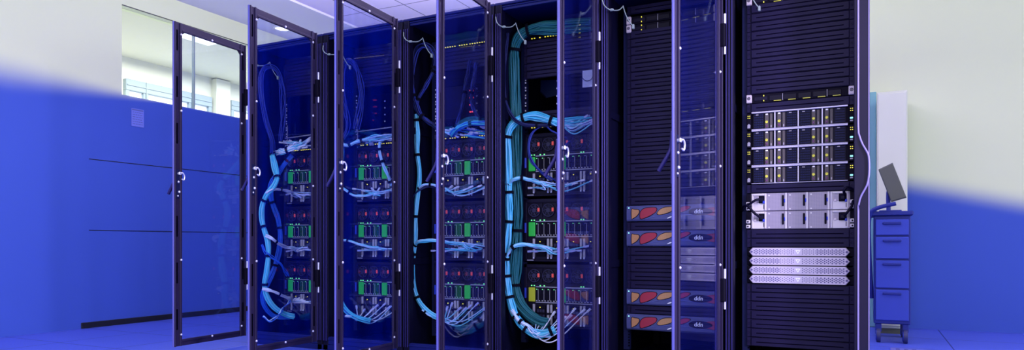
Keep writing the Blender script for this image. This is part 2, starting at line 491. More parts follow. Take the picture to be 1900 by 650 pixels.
# floor: raised tiles, white in themselves, the blue light put into their colour
def floor_mat():
    m = bpy.data.materials.new('raised_floor_tiles'); m.use_nodes = True
    nt = m.node_tree; b = nt.nodes['Principled BSDF']
    g = nt.nodes.new('ShaderNodeNewGeometry'); sp = nt.nodes.new('ShaderNodeSeparateXYZ')
    nt.links.new(g.outputs['Position'], sp.inputs[0])
    def line(sock, off):
        a = nt.nodes.new('ShaderNodeMath'); a.operation = 'ADD'; a.inputs[1].default_value = 60 + off
        nt.links.new(sock, a.inputs[0])
        d = nt.nodes.new('ShaderNodeMath'); d.operation = 'PINGPONG'; d.inputs[1].default_value = 0.3
        nt.links.new(a.outputs[0], d.inputs[0])
        c = nt.nodes.new('ShaderNodeMath'); c.operation = 'LESS_THAN'; c.inputs[1].default_value = 0.004
        nt.links.new(d.outputs[0], c.inputs[0]); return c.outputs[0]
    mxl = nt.nodes.new('ShaderNodeMath'); mxl.operation = 'MAXIMUM'
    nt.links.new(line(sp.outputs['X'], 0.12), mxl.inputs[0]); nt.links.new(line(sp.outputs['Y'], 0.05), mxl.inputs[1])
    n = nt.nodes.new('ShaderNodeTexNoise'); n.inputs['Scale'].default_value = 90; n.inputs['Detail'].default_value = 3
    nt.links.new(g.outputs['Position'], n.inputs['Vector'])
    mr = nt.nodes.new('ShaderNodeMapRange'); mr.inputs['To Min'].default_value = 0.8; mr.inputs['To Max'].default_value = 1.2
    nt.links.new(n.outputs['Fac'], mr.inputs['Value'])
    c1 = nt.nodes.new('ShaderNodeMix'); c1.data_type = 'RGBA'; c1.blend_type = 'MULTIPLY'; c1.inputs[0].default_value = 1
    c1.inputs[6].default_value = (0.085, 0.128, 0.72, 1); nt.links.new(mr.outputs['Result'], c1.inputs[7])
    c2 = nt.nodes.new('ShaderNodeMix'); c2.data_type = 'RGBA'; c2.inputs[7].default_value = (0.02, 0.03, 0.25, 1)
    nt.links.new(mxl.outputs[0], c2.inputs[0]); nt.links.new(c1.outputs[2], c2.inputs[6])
    nt.links.new(c2.outputs[2], b.inputs['Base Color']); b.inputs['Roughness'].default_value = 0.45
    return m
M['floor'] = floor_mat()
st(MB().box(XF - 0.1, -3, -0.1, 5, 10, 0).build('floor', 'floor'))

# ceiling: plain margin strip and a field of panels, blue light put into both
def ceil_mat():
    m = bpy.data.materials.new('ceiling_panels'); m.use_nodes = True
    nt = m.node_tree; b = nt.nodes['Principled BSDF']; b.inputs['Roughness'].default_value = 0.8
    g = nt.nodes.new('ShaderNodeNewGeometry'); sp = nt.nodes.new('ShaderNodeSeparateXYZ')
    nt.links.new(g.outputs['Position'], sp.inputs[0])
    def line(sock, off, per):
        a = nt.nodes.new('ShaderNodeMath'); a.operation = 'ADD'; a.inputs[1].default_value = per * 100 - off
        nt.links.new(sock, a.inputs[0])
        d = nt.nodes.new('ShaderNodeMath'); d.operation = 'PINGPONG'; d.inputs[1].default_value = per / 2
        nt.links.new(a.outputs[0], d.inputs[0])
        c = nt.nodes.new('ShaderNodeMath'); c.operation = 'LESS_THAN'; c.inputs[1].default_value = 0.005
        nt.links.new(d.outputs[0], c.inputs[0]); return c.outputs[0]
    mxl = nt.nodes.new('ShaderNodeMath'); mxl.operation = 'MAXIMUM'
    nt.links.new(line(sp.outputs['X'], CXL, 0.5), mxl.inputs[0]); nt.links.new(line(sp.outputs['Y'], CYL, 1.0), mxl.inputs[1])
    c2 = nt.nodes.new('ShaderNodeMix'); c2.data_type = 'RGBA'
    c2.inputs[6].default_value = (0.74, 0.67, 0.97, 1); c2.inputs[7].default_value = (0.10, 0.10, 0.25, 1)
    nt.links.new(mxl.outputs[0], c2.inputs[0]); nt.links.new(c2.outputs[2], b.inputs['Base Color'])
    return m
def PZ(px, py, z):
    d = (z - CAMH) * FPX / (YH - py); t = (px - CX) / FPX
    return Vector((_c * t * d - _s * d, _s * t * d + _c * d, z))
CXL = PZ(750, 9, CEILZ).x; CYL = PZ(790, 1, CEILZ).y
M['ceiling'] = ceil_mat()
XS = PZ(574, 12, CEILZ).x
st(MB().box(XWALL - 0.12, -1.5, CEILZ - 0.02, XS, YB + 2.4, CEILZ + 0.1).build('ceiling_margin', 'ceil_plain'))
st(MB().box(XS, 1.4, CEILZ, 4.0, YB + 0.2, CEILZ + 0.1).build('ceiling', 'ceiling'))
# round ceiling lamp
cl = PZ(524, 52, CEILZ - 0.02)
dl = thing('downlight', 'round ceiling spotlight above the leftmost rack', 'light', cl)
MB().ring((0, 0, -0.004), (0, 0, 1), 0.085, 0.012, 24).build('trim_ring', 'chrome', dl)
MB().cyl((0, 0, -0.006), (0, 0, -0.001), 0.075, 24).build('diffuser', 'lamp', dl)

# back wall on the right, with the pale cabinet, the cart and its monitor before it
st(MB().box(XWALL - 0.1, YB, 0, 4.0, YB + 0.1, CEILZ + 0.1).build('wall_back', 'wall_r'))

# ------------------------------------------------------------------ racks
PANE = ['clear', 'blue', 'blue', 'smoke', 'smoke', 'smoke']
DOORA = [0.06, 0.06, 0.055, 0.058, 0.062, -0.145]
RLAB = ['black server rack at the far left end of the row, cyan cable trunk inside',
        'black server rack second from the left, pale cable hanging across its top blade unit',
        'black server rack third from the left, dark looped cables and red lights inside',
        'black server rack fourth from the left, with thick teal cable trunk bent over its top',
        'black server rack filled with blank panels and red and amber vented units',
        'black server rack at the right end of the row, with silver equipment']
SCREW = MB().dome((0, 0, 0), (0, 1, 0), 0.0075, 0.007).mesh('screw', 'screw')
SLOT = MB().box(0, 0, 0, 0.012, 0.0013, 0.125, 0.0006).mesh('slot', 'slot')
def make_door(k, root):
    L, H, T = 0.592, 1.95, 0.010
    d = bpy.data.objects.new('door', None); COL.objects.link(d); d.parent = root
    d.location = (0.0, YHINGE - YFRONT, 0.06)
    d.rotation_euler = (0, 0, -(PI / 2 - DOORA[k]))
    fw, hw = 0.062, 0.05
    f = MB()
    # free stile: a channel with two ridges, hinge stile, top and bottom rails with a soft inner lip
    f.box(L - fw, -T, 0, L - 0.006, -0.004, H, 0.002)
    f.box(L - 0.016, -0.006, 0, L - 0.006, 0.006, H, 0.002)
    f.box(L - fw, -0.006, 0, L - fw + 0.016, 0.004, H, 0.002)
    f.box(0, -T, 0, hw, -0.004, H, 0.002)
    f.box(0, -0.006, 0, 0.010, 0.004, H, 0.002)
    f.box(hw - 0.014, -0.006, 0, hw, 0.003, H, 0.002)
    f.box(hw, -T, H - 0.05, L - fw, -0.004, H, 0.002)
    f.box(hw, -0.006, H - 0.05, L - fw, 0.003, H - 0.036, 0.002)
    f.box(hw, -T, 0, L - fw, -0.004, 0.04, 0.002)
    f.box(hw, -0.006, 0.026, L - fw, 0.003, 0.04, 0.002)
    # bevelled inner corners
    for (cx_, cz_, sx, sz) in ((hw, H - 0.05, 1, -1), (L - fw, H - 0.05, -1, -1)):
        f.prism([(cx_, cz_), (cx_ + 0.022 * sx, cz_), (cx_, cz_ + 0.022 * sz)], -T + 0.002, -0.004)
    f.build('door_frame', 'stile', d)
    for i in range(7):
        z0 = 0.10 + i * 0.28
        if abs(z0 + 0.06 - 0.99) < 0.1: continue
        for x in (L - 0.036, 0.018):
            o = bpy.data.objects.new('slot', SLOT); COL.objects.link(o); o.parent = d; o.location = (x, -0.0045, z0)
    MB().box(L - 0.006, -T, 0, L + 0.001, 0.001, H, 0.002).build('free_edge', 'edge', d)
    MB().box(hw - 0.004, -0.0085, 0.036, L - fw + 0.004, -0.0055, H - 0.046).build('glass_pane', 'glass_' + PANE[k], d)
    for (x, z) in [(L - fw + 0.008, z) for z in (0.07, 0.52, 1.42, 1.88)] + [(hw - 0.008, z) for z in (0.07, 0.52, 0.98, 1.42, 1.88)] + \
                  [(L * .5, H - 0.043), (L * .5, 0.033)]:
        o = bpy.data.objects.new('screw', SCREW); COL.objects.link(o); o.parent = d; o.location = (x, 0.003, z)
    la = MB()
    zc = 1.02
    la.box(L - 0.052, -0.006, zc - 0.13, L - 0.018, 0.002, zc + 0.045, 0.002, 1)
    la.cyl((L - 0.035, 0.0, zc + 0.02), (L - 0.035, 0.014, zc + 0.02), 0.008, 12)
    la.box(L - 0.046, 0.010, zc + 0.012, L - 0.026, 0.018, zc + 0.030, 0.003)
    la.tube(spline([(L - 0.040, 0.016, zc + 0.022), (L - 0.052, 0.020, zc + 0.022), (L - 0.064, 0.020, zc + 0.004), (L - 0.060, 0.018, zc - 0.018), (L - 0.048, 0.014, zc - 0.012)], 0.004), 0.0045, 8)
    la.dome((L - 0.035, 0.002, zc - 0.03), (0, 1, 0), 0.008, 0.007)
    la.dome((L - 0.040, 0.002, zc - 0.09), (0, 1, 0), 0.009, 0.009)
    la.dome((L - 0.030, 0.002, zc - 0.115), (0, 1, 0), 0.006, 0.006)
    la.build('latch', ['chrome', 'rail'], d)
    h = MB()   # swing handle on the outer face, its lower end standing off
    h.box(L - 0.050, -T - 0.014, zc - 0.16, L - 0.018, -T, zc + 0.06, 0.004)
    h.tube(spline([(L - 0.034, -T - 0.012, zc + 0.03), (L - 0.034, -T - 0.02, zc - 0.02), (L - 0.034, -T - 0.07, zc - 0.10)], 0.01), [0.009] * 99 if False else 0.009, 8)
    h.build('swing_handle', 'frame_rib', d)
    for z in (0.40, 1.60):
        hb = MB()
        hb.box(-0.014, -0.020, z - 0.055, 0.016, 0.016, z + 0.055, 0.004)
        hb.cyl((0, 0.012, z + 0.055), (0, 0.012, z + 0.10), 0.006, 10, mi=1)
        hb.cyl((0, 0.012, z - 0.09), (0, 0.012, z - 0.055), 0.005, 10, mi=1)
        hb.build('hinge', ['chassis2', 'screw'], d)
    return d

def make_rack(k):
    root = thing('server_rack', RLAB[k], 'server rack', (rx(k), YFRONT, 0), 0, 'server racks in the row')
    pw = 0.042
    for nm, sx in (('corner_post', 0), ('corner_post', 1)):
        p = MB()
        x0 = 0.002 if sx == 0 else RW - pw
        p.box(x0, 0, 0.0, x0 + pw - 0.002, 0.05, RH - 0.0, 0.003)
        o = p.build(nm, 'frame', root)
        r = MB()
        for dx in (0.004, 0.017, 0.030):
            r.box(x0 + dx, -0.006, 0.06, x0 + dx + 0.005, 0.0, RH - 0.05, 0.0015)
        r.build('post_rib', 'frame_rib', o)
    for sx in (0, 1):
        x0 = 0.002 if sx == 0 else RW - pw
        MB().box(x0, RD - 0.05, 0, x0 + pw, RD, RH, 0.003).build('corner_post', 'frame', root)
        xs = 0.0 if sx == 0 else RW - 0.003
        s = MB().box(xs, 0.05, 0.03, xs + 0.003, RD - 0.05, RH - 0.004)
        for i in range(2):
            zz = 0.55 + i * 0.8
            xi = 0.003 if sx == 0 else RW - 0.012
            s.box(xi, 0.055, zz, xi + 0.009, RD - 0.06, zz + 0.04, 0.002)
        s.build('side_panel', 'side', root)
    t = MB()
    t.box(0, 0, RH - 0.004, RW, RD, RH + 0.012, 0.003)
    t.box(pw, 0.012, RH - 0.03, RW - pw, 0.03, RH - 0.004, 0.002)
    t.box(pw, 0.004, RH - 0.016, RW - pw, 0.013, RH - 0.010, 0.002)
    t.build('top_panel', 'top', root)
    b = MB()
    b.box(0, 0.0, 0.0, RW, RD, 0.035, 0.003)
    b.box(pw, 0.0, 0.035, RW - pw, 0.03, 0.085, 0.004)
    b.box(pw, -0.005, 0.066, RW - pw, 0.0, 0.074, 0.002)
    b.build('base_plinth', 'top', root)
    MB().box(0.003, RD - 0.015, 0.03, RW - 0.003, RD, RH - 0.004).build('rear_panel', 'side', root)
    ye = YEQ - YFRONT
    for sx in (0, 1):
        x0 = EQX - 0.026 if sx == 0 else EQX + EQW - 0.008
        r = MB().box(x0, ye + 0.012, 0.10, x0 + 0.034, ye + 0.045, RH - 0.07, 0.002)
        xs0 = EQX + 0.002 if sx == 0 else EQX + EQW - 0.012
        for i in range(42 * 3):
            z = 0.12 + i * 0.015
            if z > RH - 0.09: break
            r.box(xs0, ye + 0.0105, z, xs0 + 0.008, ye + 0.0125, z + 0.008, 0, 1)
        r.build('mounting_rail', ['rail', 'slot'], root)
    # earth wires from the frame to the door
    g = MB().tube(spline([(0.012, -0.01, 1.94), (0.03, -0.03, 1.90), (0.055, -0.02, 1.878), (0.085, 0.03, 1.885), (0.10, 0.06, 1.91)]), 0.0032)
    g.box(0.056, -0.024, 1.870, 0.076, -0.010, 1.882, 0.003)
    g.build('earth_wire', 'gwire', root)
    g = MB().tube(spline([(0.10, 0.06, 1.915), (0.112, 0.07, 1.87), (0.128, 0.08, 1.835), (0.145, 0.09, 1.81)]), 0.003)
    g.box(0.14, 0.082, 1.795, 0.152, 0.098, 1.82, 0.003)
    g.build('earth_wire', 'gwire', root)
    make_door(k, root)
    return root
RACKS = [make_rack(k) for k in range(6)]
# silver edged cover on the right post of the last rack
r6 = RACKS[5]
pc = MB().box(RW - 0.062, -0.012, 0.02, RW - 0.002, 0.0, RH, 0.003).build('post_cover', 'stainless', r6)
def rz(py, px=1600):
    t = (px - CX) / FPX; X = YFRONT * (_c * t - _s) / (_c + _s * t); z = -_s * X + _c * YFRONT
    return CAMH + (YH - py) / FPX * z
pts = [(RW - 0.058, -0.016, 2.0), (RW - 0.058, -0.016, rz(150)), (RW - 0.058, -0.016, rz(235)), (RW - 0.054, -0.017, rz(252)), (RW - 0.040, -0.02, rz(270)), (RW - 0.022, -0.022, rz(285)), (RW - 0.016, -0.022, rz(298)),
       (RW - 0.016, -0.022, rz(325)), (RW - 0.024, -0.022, rz(345)), (RW - 0.044, -0.018, rz(362)), (RW - 0.056, -0.016, rz(380)), (RW - 0.058, -0.016, rz(420)), (RW - 0.058, -0.016, 0.05)]
pts = [(x + 0.013, y, z) for x, y, z in pts]
MB().tube(spline(pts, 0.02), 0.0042, 8).build('edge_trim', 'trimsilver', pc)
MB().box(RW - 0.006, -0.016, 0.05, RW - 0.001, -0.008, RH - 0.02, 0.0015).build('edge_trim', 'trimsilver', pc)

# ------------------------------------------------------------------ rack equipment
# -- blank panels
def blank_mesh():
    b = MB()
    h = UH - 0.002
    b.box(0, 0.0, 0, EQW, 0.004, h, 0.001)
    zc = h * 0.47
    b.prism([(0.020, 0.003), (EQW - 0.020, 0.003), (EQW - 0.020, h - 0.003), (0.020, h - 0.003)], -0.007, 0.0, 0, 0.003)
    b.box(0.045, -0.0075, zc - 0.0025, EQW - 0.045, -0.0068, zc + 0.0025, 0, 1)
    for x in (0.010, EQW - 0.010):
        b.ring((x, -0.0005, h / 2), (0, 1, 0), 0.0045, 0.001, 10, 4)
    return b.mesh('blanking_panel', ['blank', 'groove'])
BLANK = blank_mesh()
def blanks(k, zlist, what):
    """zlist from the top down; what says which run of panels this is"""
    n = len(zlist)
    for i, z in enumerate(zlist):
        o = bpy.data.objects.new('blanking_panel', BLANK); COL.objects.link(o)
        o.location = (rx(k) + EQX, YEQ, z)
        if n == 1: lab = 'single black blank panel %s in %s' % (what, RK[k].replace('the rack with red and amber vents', 'the red-vented rack'))
        else: lab = '%s of %d blank panels %s in %s' % (ORD[i], n, what, RK[k].replace('the rack with red and amber vents', 'the red-vented rack'))
        tag(o, lab, 'blank panel', 'blank panels in ' + RK[k].replace('the ', '', 1))

blanks(5, [uz(37 - i) for i in range(10)], 'above the unit with cream ears')
blanks(5, [uz(26)], 'under the cream-eared unit')
blanks(5, [uz(17)], 'above the silver shelves')
blanks(5, [uz(12), uz(11)], 'under the silver shelves')
blanks(5, [uz(6 - i) for i in range(7)], 'at the bottom')
blanks(4, [uz(39)], 'at the top')
blanks(4, [uz(36 - i) for i in range(21)], 'in the tall run')
blanks(4, [uz(13)], 'between the upper vented units')
blanks(4, [uz(10 - i) for i in range(5)], 'in the middle run')
blanks(4, [uz(3)], 'between the lower vented units')
blanks(3, [1.815 - UH * i for i in range(5)], 'under the top switch')
blanks(3, [1.40], 'above the lower switch')
blanks(1, [1.93 - UH * i for i in range(6)], 'at the top')
blanks(0, [1.93 - UH * i for i in range(6)], 'at the top')
blanks(2, [1.835 - UH * i for i in range(3)], 'under the top switch')

# -- blade chassis
CH = 0.362
def fan_parts(root, x, z):
    f = MB()
    f.ring((x, -0.002, z), (0, 1, 0), 0.036, 0.003, 24, 6, 1)
    f.ring((x, -0.003, z), (0, 1, 0), 0.024, 0.0014, 20, 4, 1)
    f.cyl((x, 0.004, z), (x, -0.002, z), 0.034, 24)
    f.cyl((x, -0.002, z), (x, -0.006, z), 0.012, 14, mi=1)
    for q in range(7):
        a = 2 * PI * q / 7
        p0 = (x + 0.011 * math.cos(a), -0.003, z + 0.011 * math.sin(a)); p1 = (x + 0.032 * math.cos(a + 0.5), -0.003, z + 0.032 * math.sin(a + 0.5))
        f.cyl(p0, p1, 0.003, 6, mi=1)
    o = f.build('fan', ['fanblack', 'fanrim'], root)
    MB().box(x + 0.023, -0.010, z - 0.008, x + 0.035, -0.002, z + 0.014, 0.002).build('red_latch', 'red', o)
    return o
def chassis_proto(label, group, olive=False):
    root = thing('blade_chassis', label, 'blade chassis', (0, 0, 0), 0, group)
    b = MB()
    b.box(0.006, 0.008, 0, EQW - 0.006, 0.55, CH, 0.003)
    b.box(0.0, 0.0, CH - 0.020, EQW, 0.012, CH, 0.002)
    b.box(0.0, 0.0, 0.0, EQW, 0.012, 0.012, 0.002)
    b.box(0.0, 0.0, 0.0, 0.018, 0.012, CH, 0.002)
    b.box(EQW - 0.018, 0.0, 0.0, EQW, 0.012, CH, 0.002)
    b.box(0.018, 0.002, 0.230, EQW - 0.018, 0.010, 0.250, 0.001)
    b.box(0.018, 0.002, 0.338, EQW - 0.018, 0.010, 0.342, 0.001)
    for i in range(1, 5): b.box(0.026 + i * 0.0885 - 0.002, 0.0, 0.252, 0.026 + i * 0.0885 + 0.002, 0.010, 0.340, 0.001)
    b.build('chassis_body', 'chassis', root)
    for i in range(5): fan_parts(root, 0.066 + i * 0.0885, 0.296)
    # blades
    x = 0.066 + 0.012
    def slot(x):
        s = MB()
        s.box(x, 0.001, 0.148, x + 0.034, 0.010, 0.226, 0.001, 0)
        s.box(x + 0.003, -0.002, 0.152, x + 0.016, 0.001, 0.222, 0.001, 1)
        s.box(x + 0.019, -0.002, 0.152, x + 0.031, 0.001, 0.222, 0.001, 1)
        s.box(x + 0.0165, -0.003, 0.155, x + 0.0185, 0.001, 0.219, 0, 2)
        s.box(x + 0.006, -0.0035, 0.216, x + 0.011, -0.001, 0.220, 0, 3)
        s.box(x + 0.004, -0.004, 0.150, x + 0.012, -0.001, 0.155, 0, 2)
        s.box(x + 0.021, -0.004, 0.150, x + 0.029, -0.001, 0.155, 0, 2)
        s.build('blade_module', ['chassis', 'chassis2', 'lever', 'ledg' if random.random() < .5 else 'lever'], root)
    for i in range(4): slot(0.074 + i * 0.036)
    for i in range(5): slot(0.262 + i * 0.036)
    for x, mm in ((0.030, 'olive' if olive else 'green'), (0.219, 'green')):
        g = MB().box(x, -0.004, 0.146, x + 0.041, 0.006, 0.228, 0.003)
        g.build('status_module', mm, root)
    for z in (0.229, 0.140):
        for (xa, xb) in ((0.076, 0.218), (0.262, 0.442)):
            MB().box(xa, -0.006, z, xb, 0.004, z + 0.006, 0.0015).build('trim_strip', 'strip', root)
    # lower bay: pairs of levers, dark ports between
    for x in (0.058, 0.148, 0.168, 0.248, 0.268, 0.348, 0.368):
        l = MB()
        l.box(x, -0.008, 0.085, x + 0.013, 0.004, 0.132, 0.002)
        l.box(x, -0.008, 0.024, x + 0.013, 0.004, 0.072, 0.002)
        l.box(x + 0.002, -0.011, 0.016, x + 0.011, 0.0, 0.026, 0.002, 1)
        l.build('lever', ['lever', 'white'], root)
    for xa in (0.080, 0.186, 0.286, 0.388):
        p = MB().box(xa, -0.001, 0.030, xa + 0.056, 0.008, 0.126, 0.002)
        for q in range(6):
            p.box(xa + 0.004 + (q % 3) * 0.017, -0.004, 0.055 + (q // 3) * 0.03, xa + 0.017 + (q % 3) * 0.017, 0, 0.073 + (q // 3) * 0.03, 0.001, 1)
        p.box(xa + 0.020, -0.004, 0.112, xa + 0.026, 0.0, 0.117, 0, 2)
        p.build('port_block', ['chassis2', 'fanrim', 'ledy'], root)
    MB().box(0.020, -0.003, 0.004, 0.062, 0.002, 0.011, 0.001).build('badge', 'strip', root)
    MB().box(0.006, -0.010, 0.165, 0.016, 0.002, 0.225, 0.002).build('release_tab', 'tab', root)
    d = MB()
    for xx in (0.045, 0.062, 0.100, 0.125, 0.350, 0.365): d.box(xx, -0.001, 0.236, xx + 0.007, 0.003, 0.242)
    d.build('status_lights', 'ledg' , root)
    return root
CNAMES = ['bottom', 'middle', 'top']
CHZ = [0.197, 0.575, 0.953]
proto = None
for k in range(4):
    for j in range(3):
        lab = 'blade chassis with red fan latches, %s of three in %s' % (CNAMES[j], RK[k])
        grp = 'blade chassis in the four left racks'
        if k == 3 and j == 0:
            o = chassis_proto(lab + ', olive-lit module', grp, True)
            o['label'] = 'blade chassis with an olive module, bottom of three in ' + RK[k]
            o.location = (rx(k) + EQX, YEQ, CHZ[j])
        elif proto is None:
            proto = chassis_proto(lab, grp); proto.location = (rx(k) + EQX, YEQ, CHZ[j])
        else:
            dup(proto, (rx(k) + EQX, YEQ, CHZ[j]), lab, grp)

# -- network switches
def switch(k, z, label, led='ledy', h=UH, stack=False):
    root = thing('network_switch', label, 'switch', (rx(k) + EQX, YEQ, z), 0, 'network switches')
    h2 = h - 0.003
    MB().box(0.004, 0.004, 0, EQW - 0.004, 0.35, h2, 0.002).box(0, 0, 0, EQW, 0.006, h2, 0.001).build('switch_body', 'chassis', root)
    p = MB(); l = MB()
    for i in range(24):
        x = 0.045 + i * 0.0168
        if i >= 12: x += 0.006
        p.box(x, -0.002, 0.012, x + 0.014, 0.002, 0.012 + 0.016, 0.001)
        if random.random() < .85: l.box(x + 0.003, -0.0045, 0.003, x + 0.010, 0.0, 0.008)
    p.build('port_row', 'chassis2', root); l.build('link_lights', led, root)
    for x in (0.004, EQW - 0.020):
        MB().box(x, -0.003, 0.008, x + 0.016, 0.001, h2 - 0.008, 0.001).build('ear', 'fanrim', root)
    return root
switch(3, 1.862, 'network switch with amber lights under the teal cable bend, top of the fourth rack', 'ledy')
switch(3, 1.345, 'network switch with white plugs and yellow lights above the blades of the fourth rack')
switch(2, 1.885, 'network switch with a row of yellow lights, top of the third rack')
switch(2, 1.322, 'network switch with yellow lights above the blades of the third rack')
switch(1, 1.322, 'network switch above the blades of the second rack from the left')
switch(0, 1.322, 'network switch above the blades of the leftmost rack')
# small appliance with red lights in the third rack
a = thing('storage_appliance', 'dark unit with stacked red status lights in the third rack from the left', 'appliance', (rx(2) + EQX, YEQ, 1.45))
MB().box(0.004, 0.02, 0, EQW - 0.004, 0.4, 0.20, 0.003).build('case', 'chassis2', a)
l = MB()
for i in range(4):
    for q in range(2): l.box(0.246 + q * 0.016, 0.012, 0.028 + i * 0.043, 0.256 + q * 0.016, 0.021, 0.036 + i * 0.043)
l.build('status_lights', 'ledr', a)
# rod across the open bay of the two left racks
for k in (0, 1):
    t = thing('cable_rod', 'thin grey cable rod across the open bay of ' + RK[k], 'rod', (rx(k) + EQX, YEQ, 1.42), 0, 'cable rods in the open bays')
    MB().tube([(0.002, 0.0, 0), (0.10, -0.002, 0.002), (EQW - 0.004, 0, 0.016)], 0.004, 8).build('bar', 'strip', t)
    for x in (0.014, 0.30):
        MB().box(x, 0.002, -0.11, x + 0.006, 0.008, 0.09, 0.001).build('upright', 'strip', t)
# cage nuts that catch the light beside the open bays
for k, z0, n in ((3, 1.45, 9), (1, 1.40, 12), (0, 1.40, 12), (2, 1.38, 12)):
    c = MB()
    for i in range(n):
        z = z0 + i * 0.0225 + (0.006 if i % 2 else 0)
        for x in (0.003,) if k == 2 else (0.003, 0.16):
            if x > .1 and i % 2: continue
            c.box(x, YEQ - YFRONT + 0.006 + (0.1 if x > .1 else 0), z, x + 0.007, YEQ - YFRONT + 0.010 + (0.1 if x > .1 else 0), z + 0.009)
    o = c.build('cage_nuts', 'screw', RACKS[k], (EQX, 0, 0))

# -- server with cream ears
def eared(k, z, label, ticks=True):
    root = thing('rack_server', label, 'server', (rx(k) + EQX, YEQ, z), 0, 'flat servers with cream ears')
    h = UH - 0.002
    MB().box(0.016, 0.0, 0, EQW - 0.016, 0.6, h, 0.002).build('server_body', 'chassis2', root)
    for x in (-0.002, EQW - 0.024):
        e = MB().box(x, -0.014, 0.001, x + 0.026, 0.004, h - 0.001, 0.003)
        e.ring((x + 0.013, -0.0145, h * .55), (0, 1, 0), 0.006, 0.0018, 14, 6, 1)
        e.dome((x + 0.013, -0.014, h * .55), (0, -1, 0), 0.003, 0.003, 8, 1)
        e.build('ear', ['ear', 'fanrim'], root)
    for i in range(5):
        x = 0.105 + i * 0.066
        b = MB().box(x, -0.004, 0.006, x + 0.060, 0.002, h - 0.010, 0.002)
        if i in (1, 4): b.box(x - 0.004, -0.005, 0.004, x - 0.002, 0.0, h - 0.006, 0, 1)
        if ticks: b.box(x + 0.022, -0.006, 0.003, x + 0.056, 0, 0.006, 0, 2)
        b.build('drive_bay', ['fanblack', 'strip', 'knob'], root)
    MB().box(0.034, -0.004, 0.010, 0.096, 0.002, h - 0.012, 0.002).build('disc_slot', 'chassis', root)
    for z2 in (0.006, h - 0.012):
        MB().box(0.078, -0.006, z2, 0.082, -0.002, z2 + 0.006).build('power_light', 'ledy', root)
    return root
eared(5, uz(27), 'flat black server with cream ears, above the quad shelf in the rightmost rack')
eared(5, uz(38) - 0.004, 'flat black server with cream ears, at the very top of the rightmost rack')
eared(4, uz(38) - 0.012, 'flat server with cream ears, upper of two in the red-vented rack', False)
eared(4, uz(37) - 0.012, 'flat server with cream ears, lower of two in the red-vented rack', False)

# -- quad node servers (four drawers in a shelf)
def quad(label):
    H = UH * 2 - 0.003
    root = thing('node_server', label, 'server', (0, 0, 0), 0, 'quad node servers in the rightmost rack')
    MB().box(0.022, 0.006, 0, EQW - 0.022, 0.6, H, 0.002).build('shelf_body', 'chassis2', root)
    MB().box(0.022, -0.012, H - 0.005, EQW - 0.026, 0.006, H + 0.003, 0.002).build('shelf_bar', 'bar', root)
    MB().box(0.022, -0.010, 0.0, EQW - 0.026, 0.006, 0.004, 0.0015).build('shelf_bar', 'bar', root)
    w = (EQW - 0.056) / 4
    for i in range(4):
        x = 0.026 + i * w
        if i: MB().box(x - 0.0035, -0.009, 0.004, x + 0.0025, 0.006, H - 0.005, 0.001).build('divider', 'bar', root)
        # each drawer: dark mesh field, grey latch column, knob
        flip = i in (1, 3)
        fx0, fx1 = (x + 0.052, x + w - 0.005) if flip else (x + 0.005, x + w - 0.050)
        s = MB()
        s.box(x + 0.003, 0.0, 0.005, x + w - 0.003, 0.006, H - 0.006, 0.001)
        for r in range(6):
            for c in range(5):
                gx = fx0 + 0.004 + c * (fx1 - fx0 - 0.008) / 5; gz = 0.010 + r * 0.012
                s.box(gx, -0.0025, gz, gx + 0.007, 0.0, gz + 0.008, 0, 1)
        d = s.build('node_sled', ['sleddark', 'rail'], root)
        kx = x + 0.014 if flip else x + w - 0.044
        MB().box(kx - 0.004, -0.006, 0.006, kx + 0.014, 0.0, H - 0.008, 0.002).build('latch_column', 'sledgrey', d)
        cx2 = kx + 0.022
        MB().box(cx2 - 0.003, -0.005, 0.006, cx2 + 0.010, 0.0, H - 0.008, 0.002).box(cx2 + 0.002, -0.006, 0.008, cx2 + 0.006, -0.004, 0.02, 0, 1).build('lever', ['sledgrey', 'lever'], d)
        kk = MB().ring((kx + 0.005, -0.008, H * .42), (0, 1, 0), 0.0052, 0.0020, 14, 6)
        kk.cyl((kx + 0.005, -0.006, H * .42), (kx + 0.005, -0.0085, H * .42), 0.0034, 10)
        kk.build('release_knob', 'knob', d)
        MB().box(kx, -0.009, H - 0.016, kx + 0.011, -0.005, H - 0.009, 0.001).build('white_tab', 'mark', d)
        MB().box(kx + 0.001, -0.009, 0.012, kx + 0.009, -0.005, 0.022, 0.001).build('purple_tab', 'purple', d)
        MB().box(fx0 + 0.012, -0.004, H - 0.014, fx0 + 0.024, -0.002, H - 0.010).build('tag_plate', 'lever', d)
    for side, x in ((0, 0.0), (1, EQW - 0.022)):
        e = MB().box(x, -0.010, 0.002, x + 0.021, 0.008, H - 0.002, 0.002)
        ear = e.build('ear', 'chassis2', root)
        lm = MB()
        for r in range(2):
            for c in range(2): lm.box(x + 0.005 + c * 0.008, -0.0125, H - 0.018 - r * 0.010, x + 0.009 + c * 0.008, -0.009, H - 0.0145 - r * 0.010)
        lm.build('ear_lights', 'ledy', ear)
        if side == 0:
            MB().prism([(x + 0.004, 0.010), (x + 0.017, 0.010), (x + 0.018, 0.026), (x + 0.011, 0.032), (x + 0.004, 0.026)], -0.013, -0.009).build('lock_badge', 'strip', ear)
        else:
            MB().box(x + 0.004, -0.0125, 0.022, x + 0.017, -0.009, 0.030, 0.001).build('tiny_display', 'ledc', ear)
            MB().box(x + 0.004, -0.0125, 0.010, x + 0.017, -0.009, 0.017, 0.001).build('push_button', 'lever', ear)
    return root
q = quad('four-drawer server with yellow knobs, topmost of four in the rightmost rack')
q.location = (rx(5) + EQX, YEQ, uz(24))
for i in range(1, 4):
    dup(q, (rx(5) + EQX, YEQ, uz(24 - 2 * i)), 'four-drawer server with yellow knobs, %s of four in the rightmost rack' % ['second', 'third', 'lowest'][i - 1])

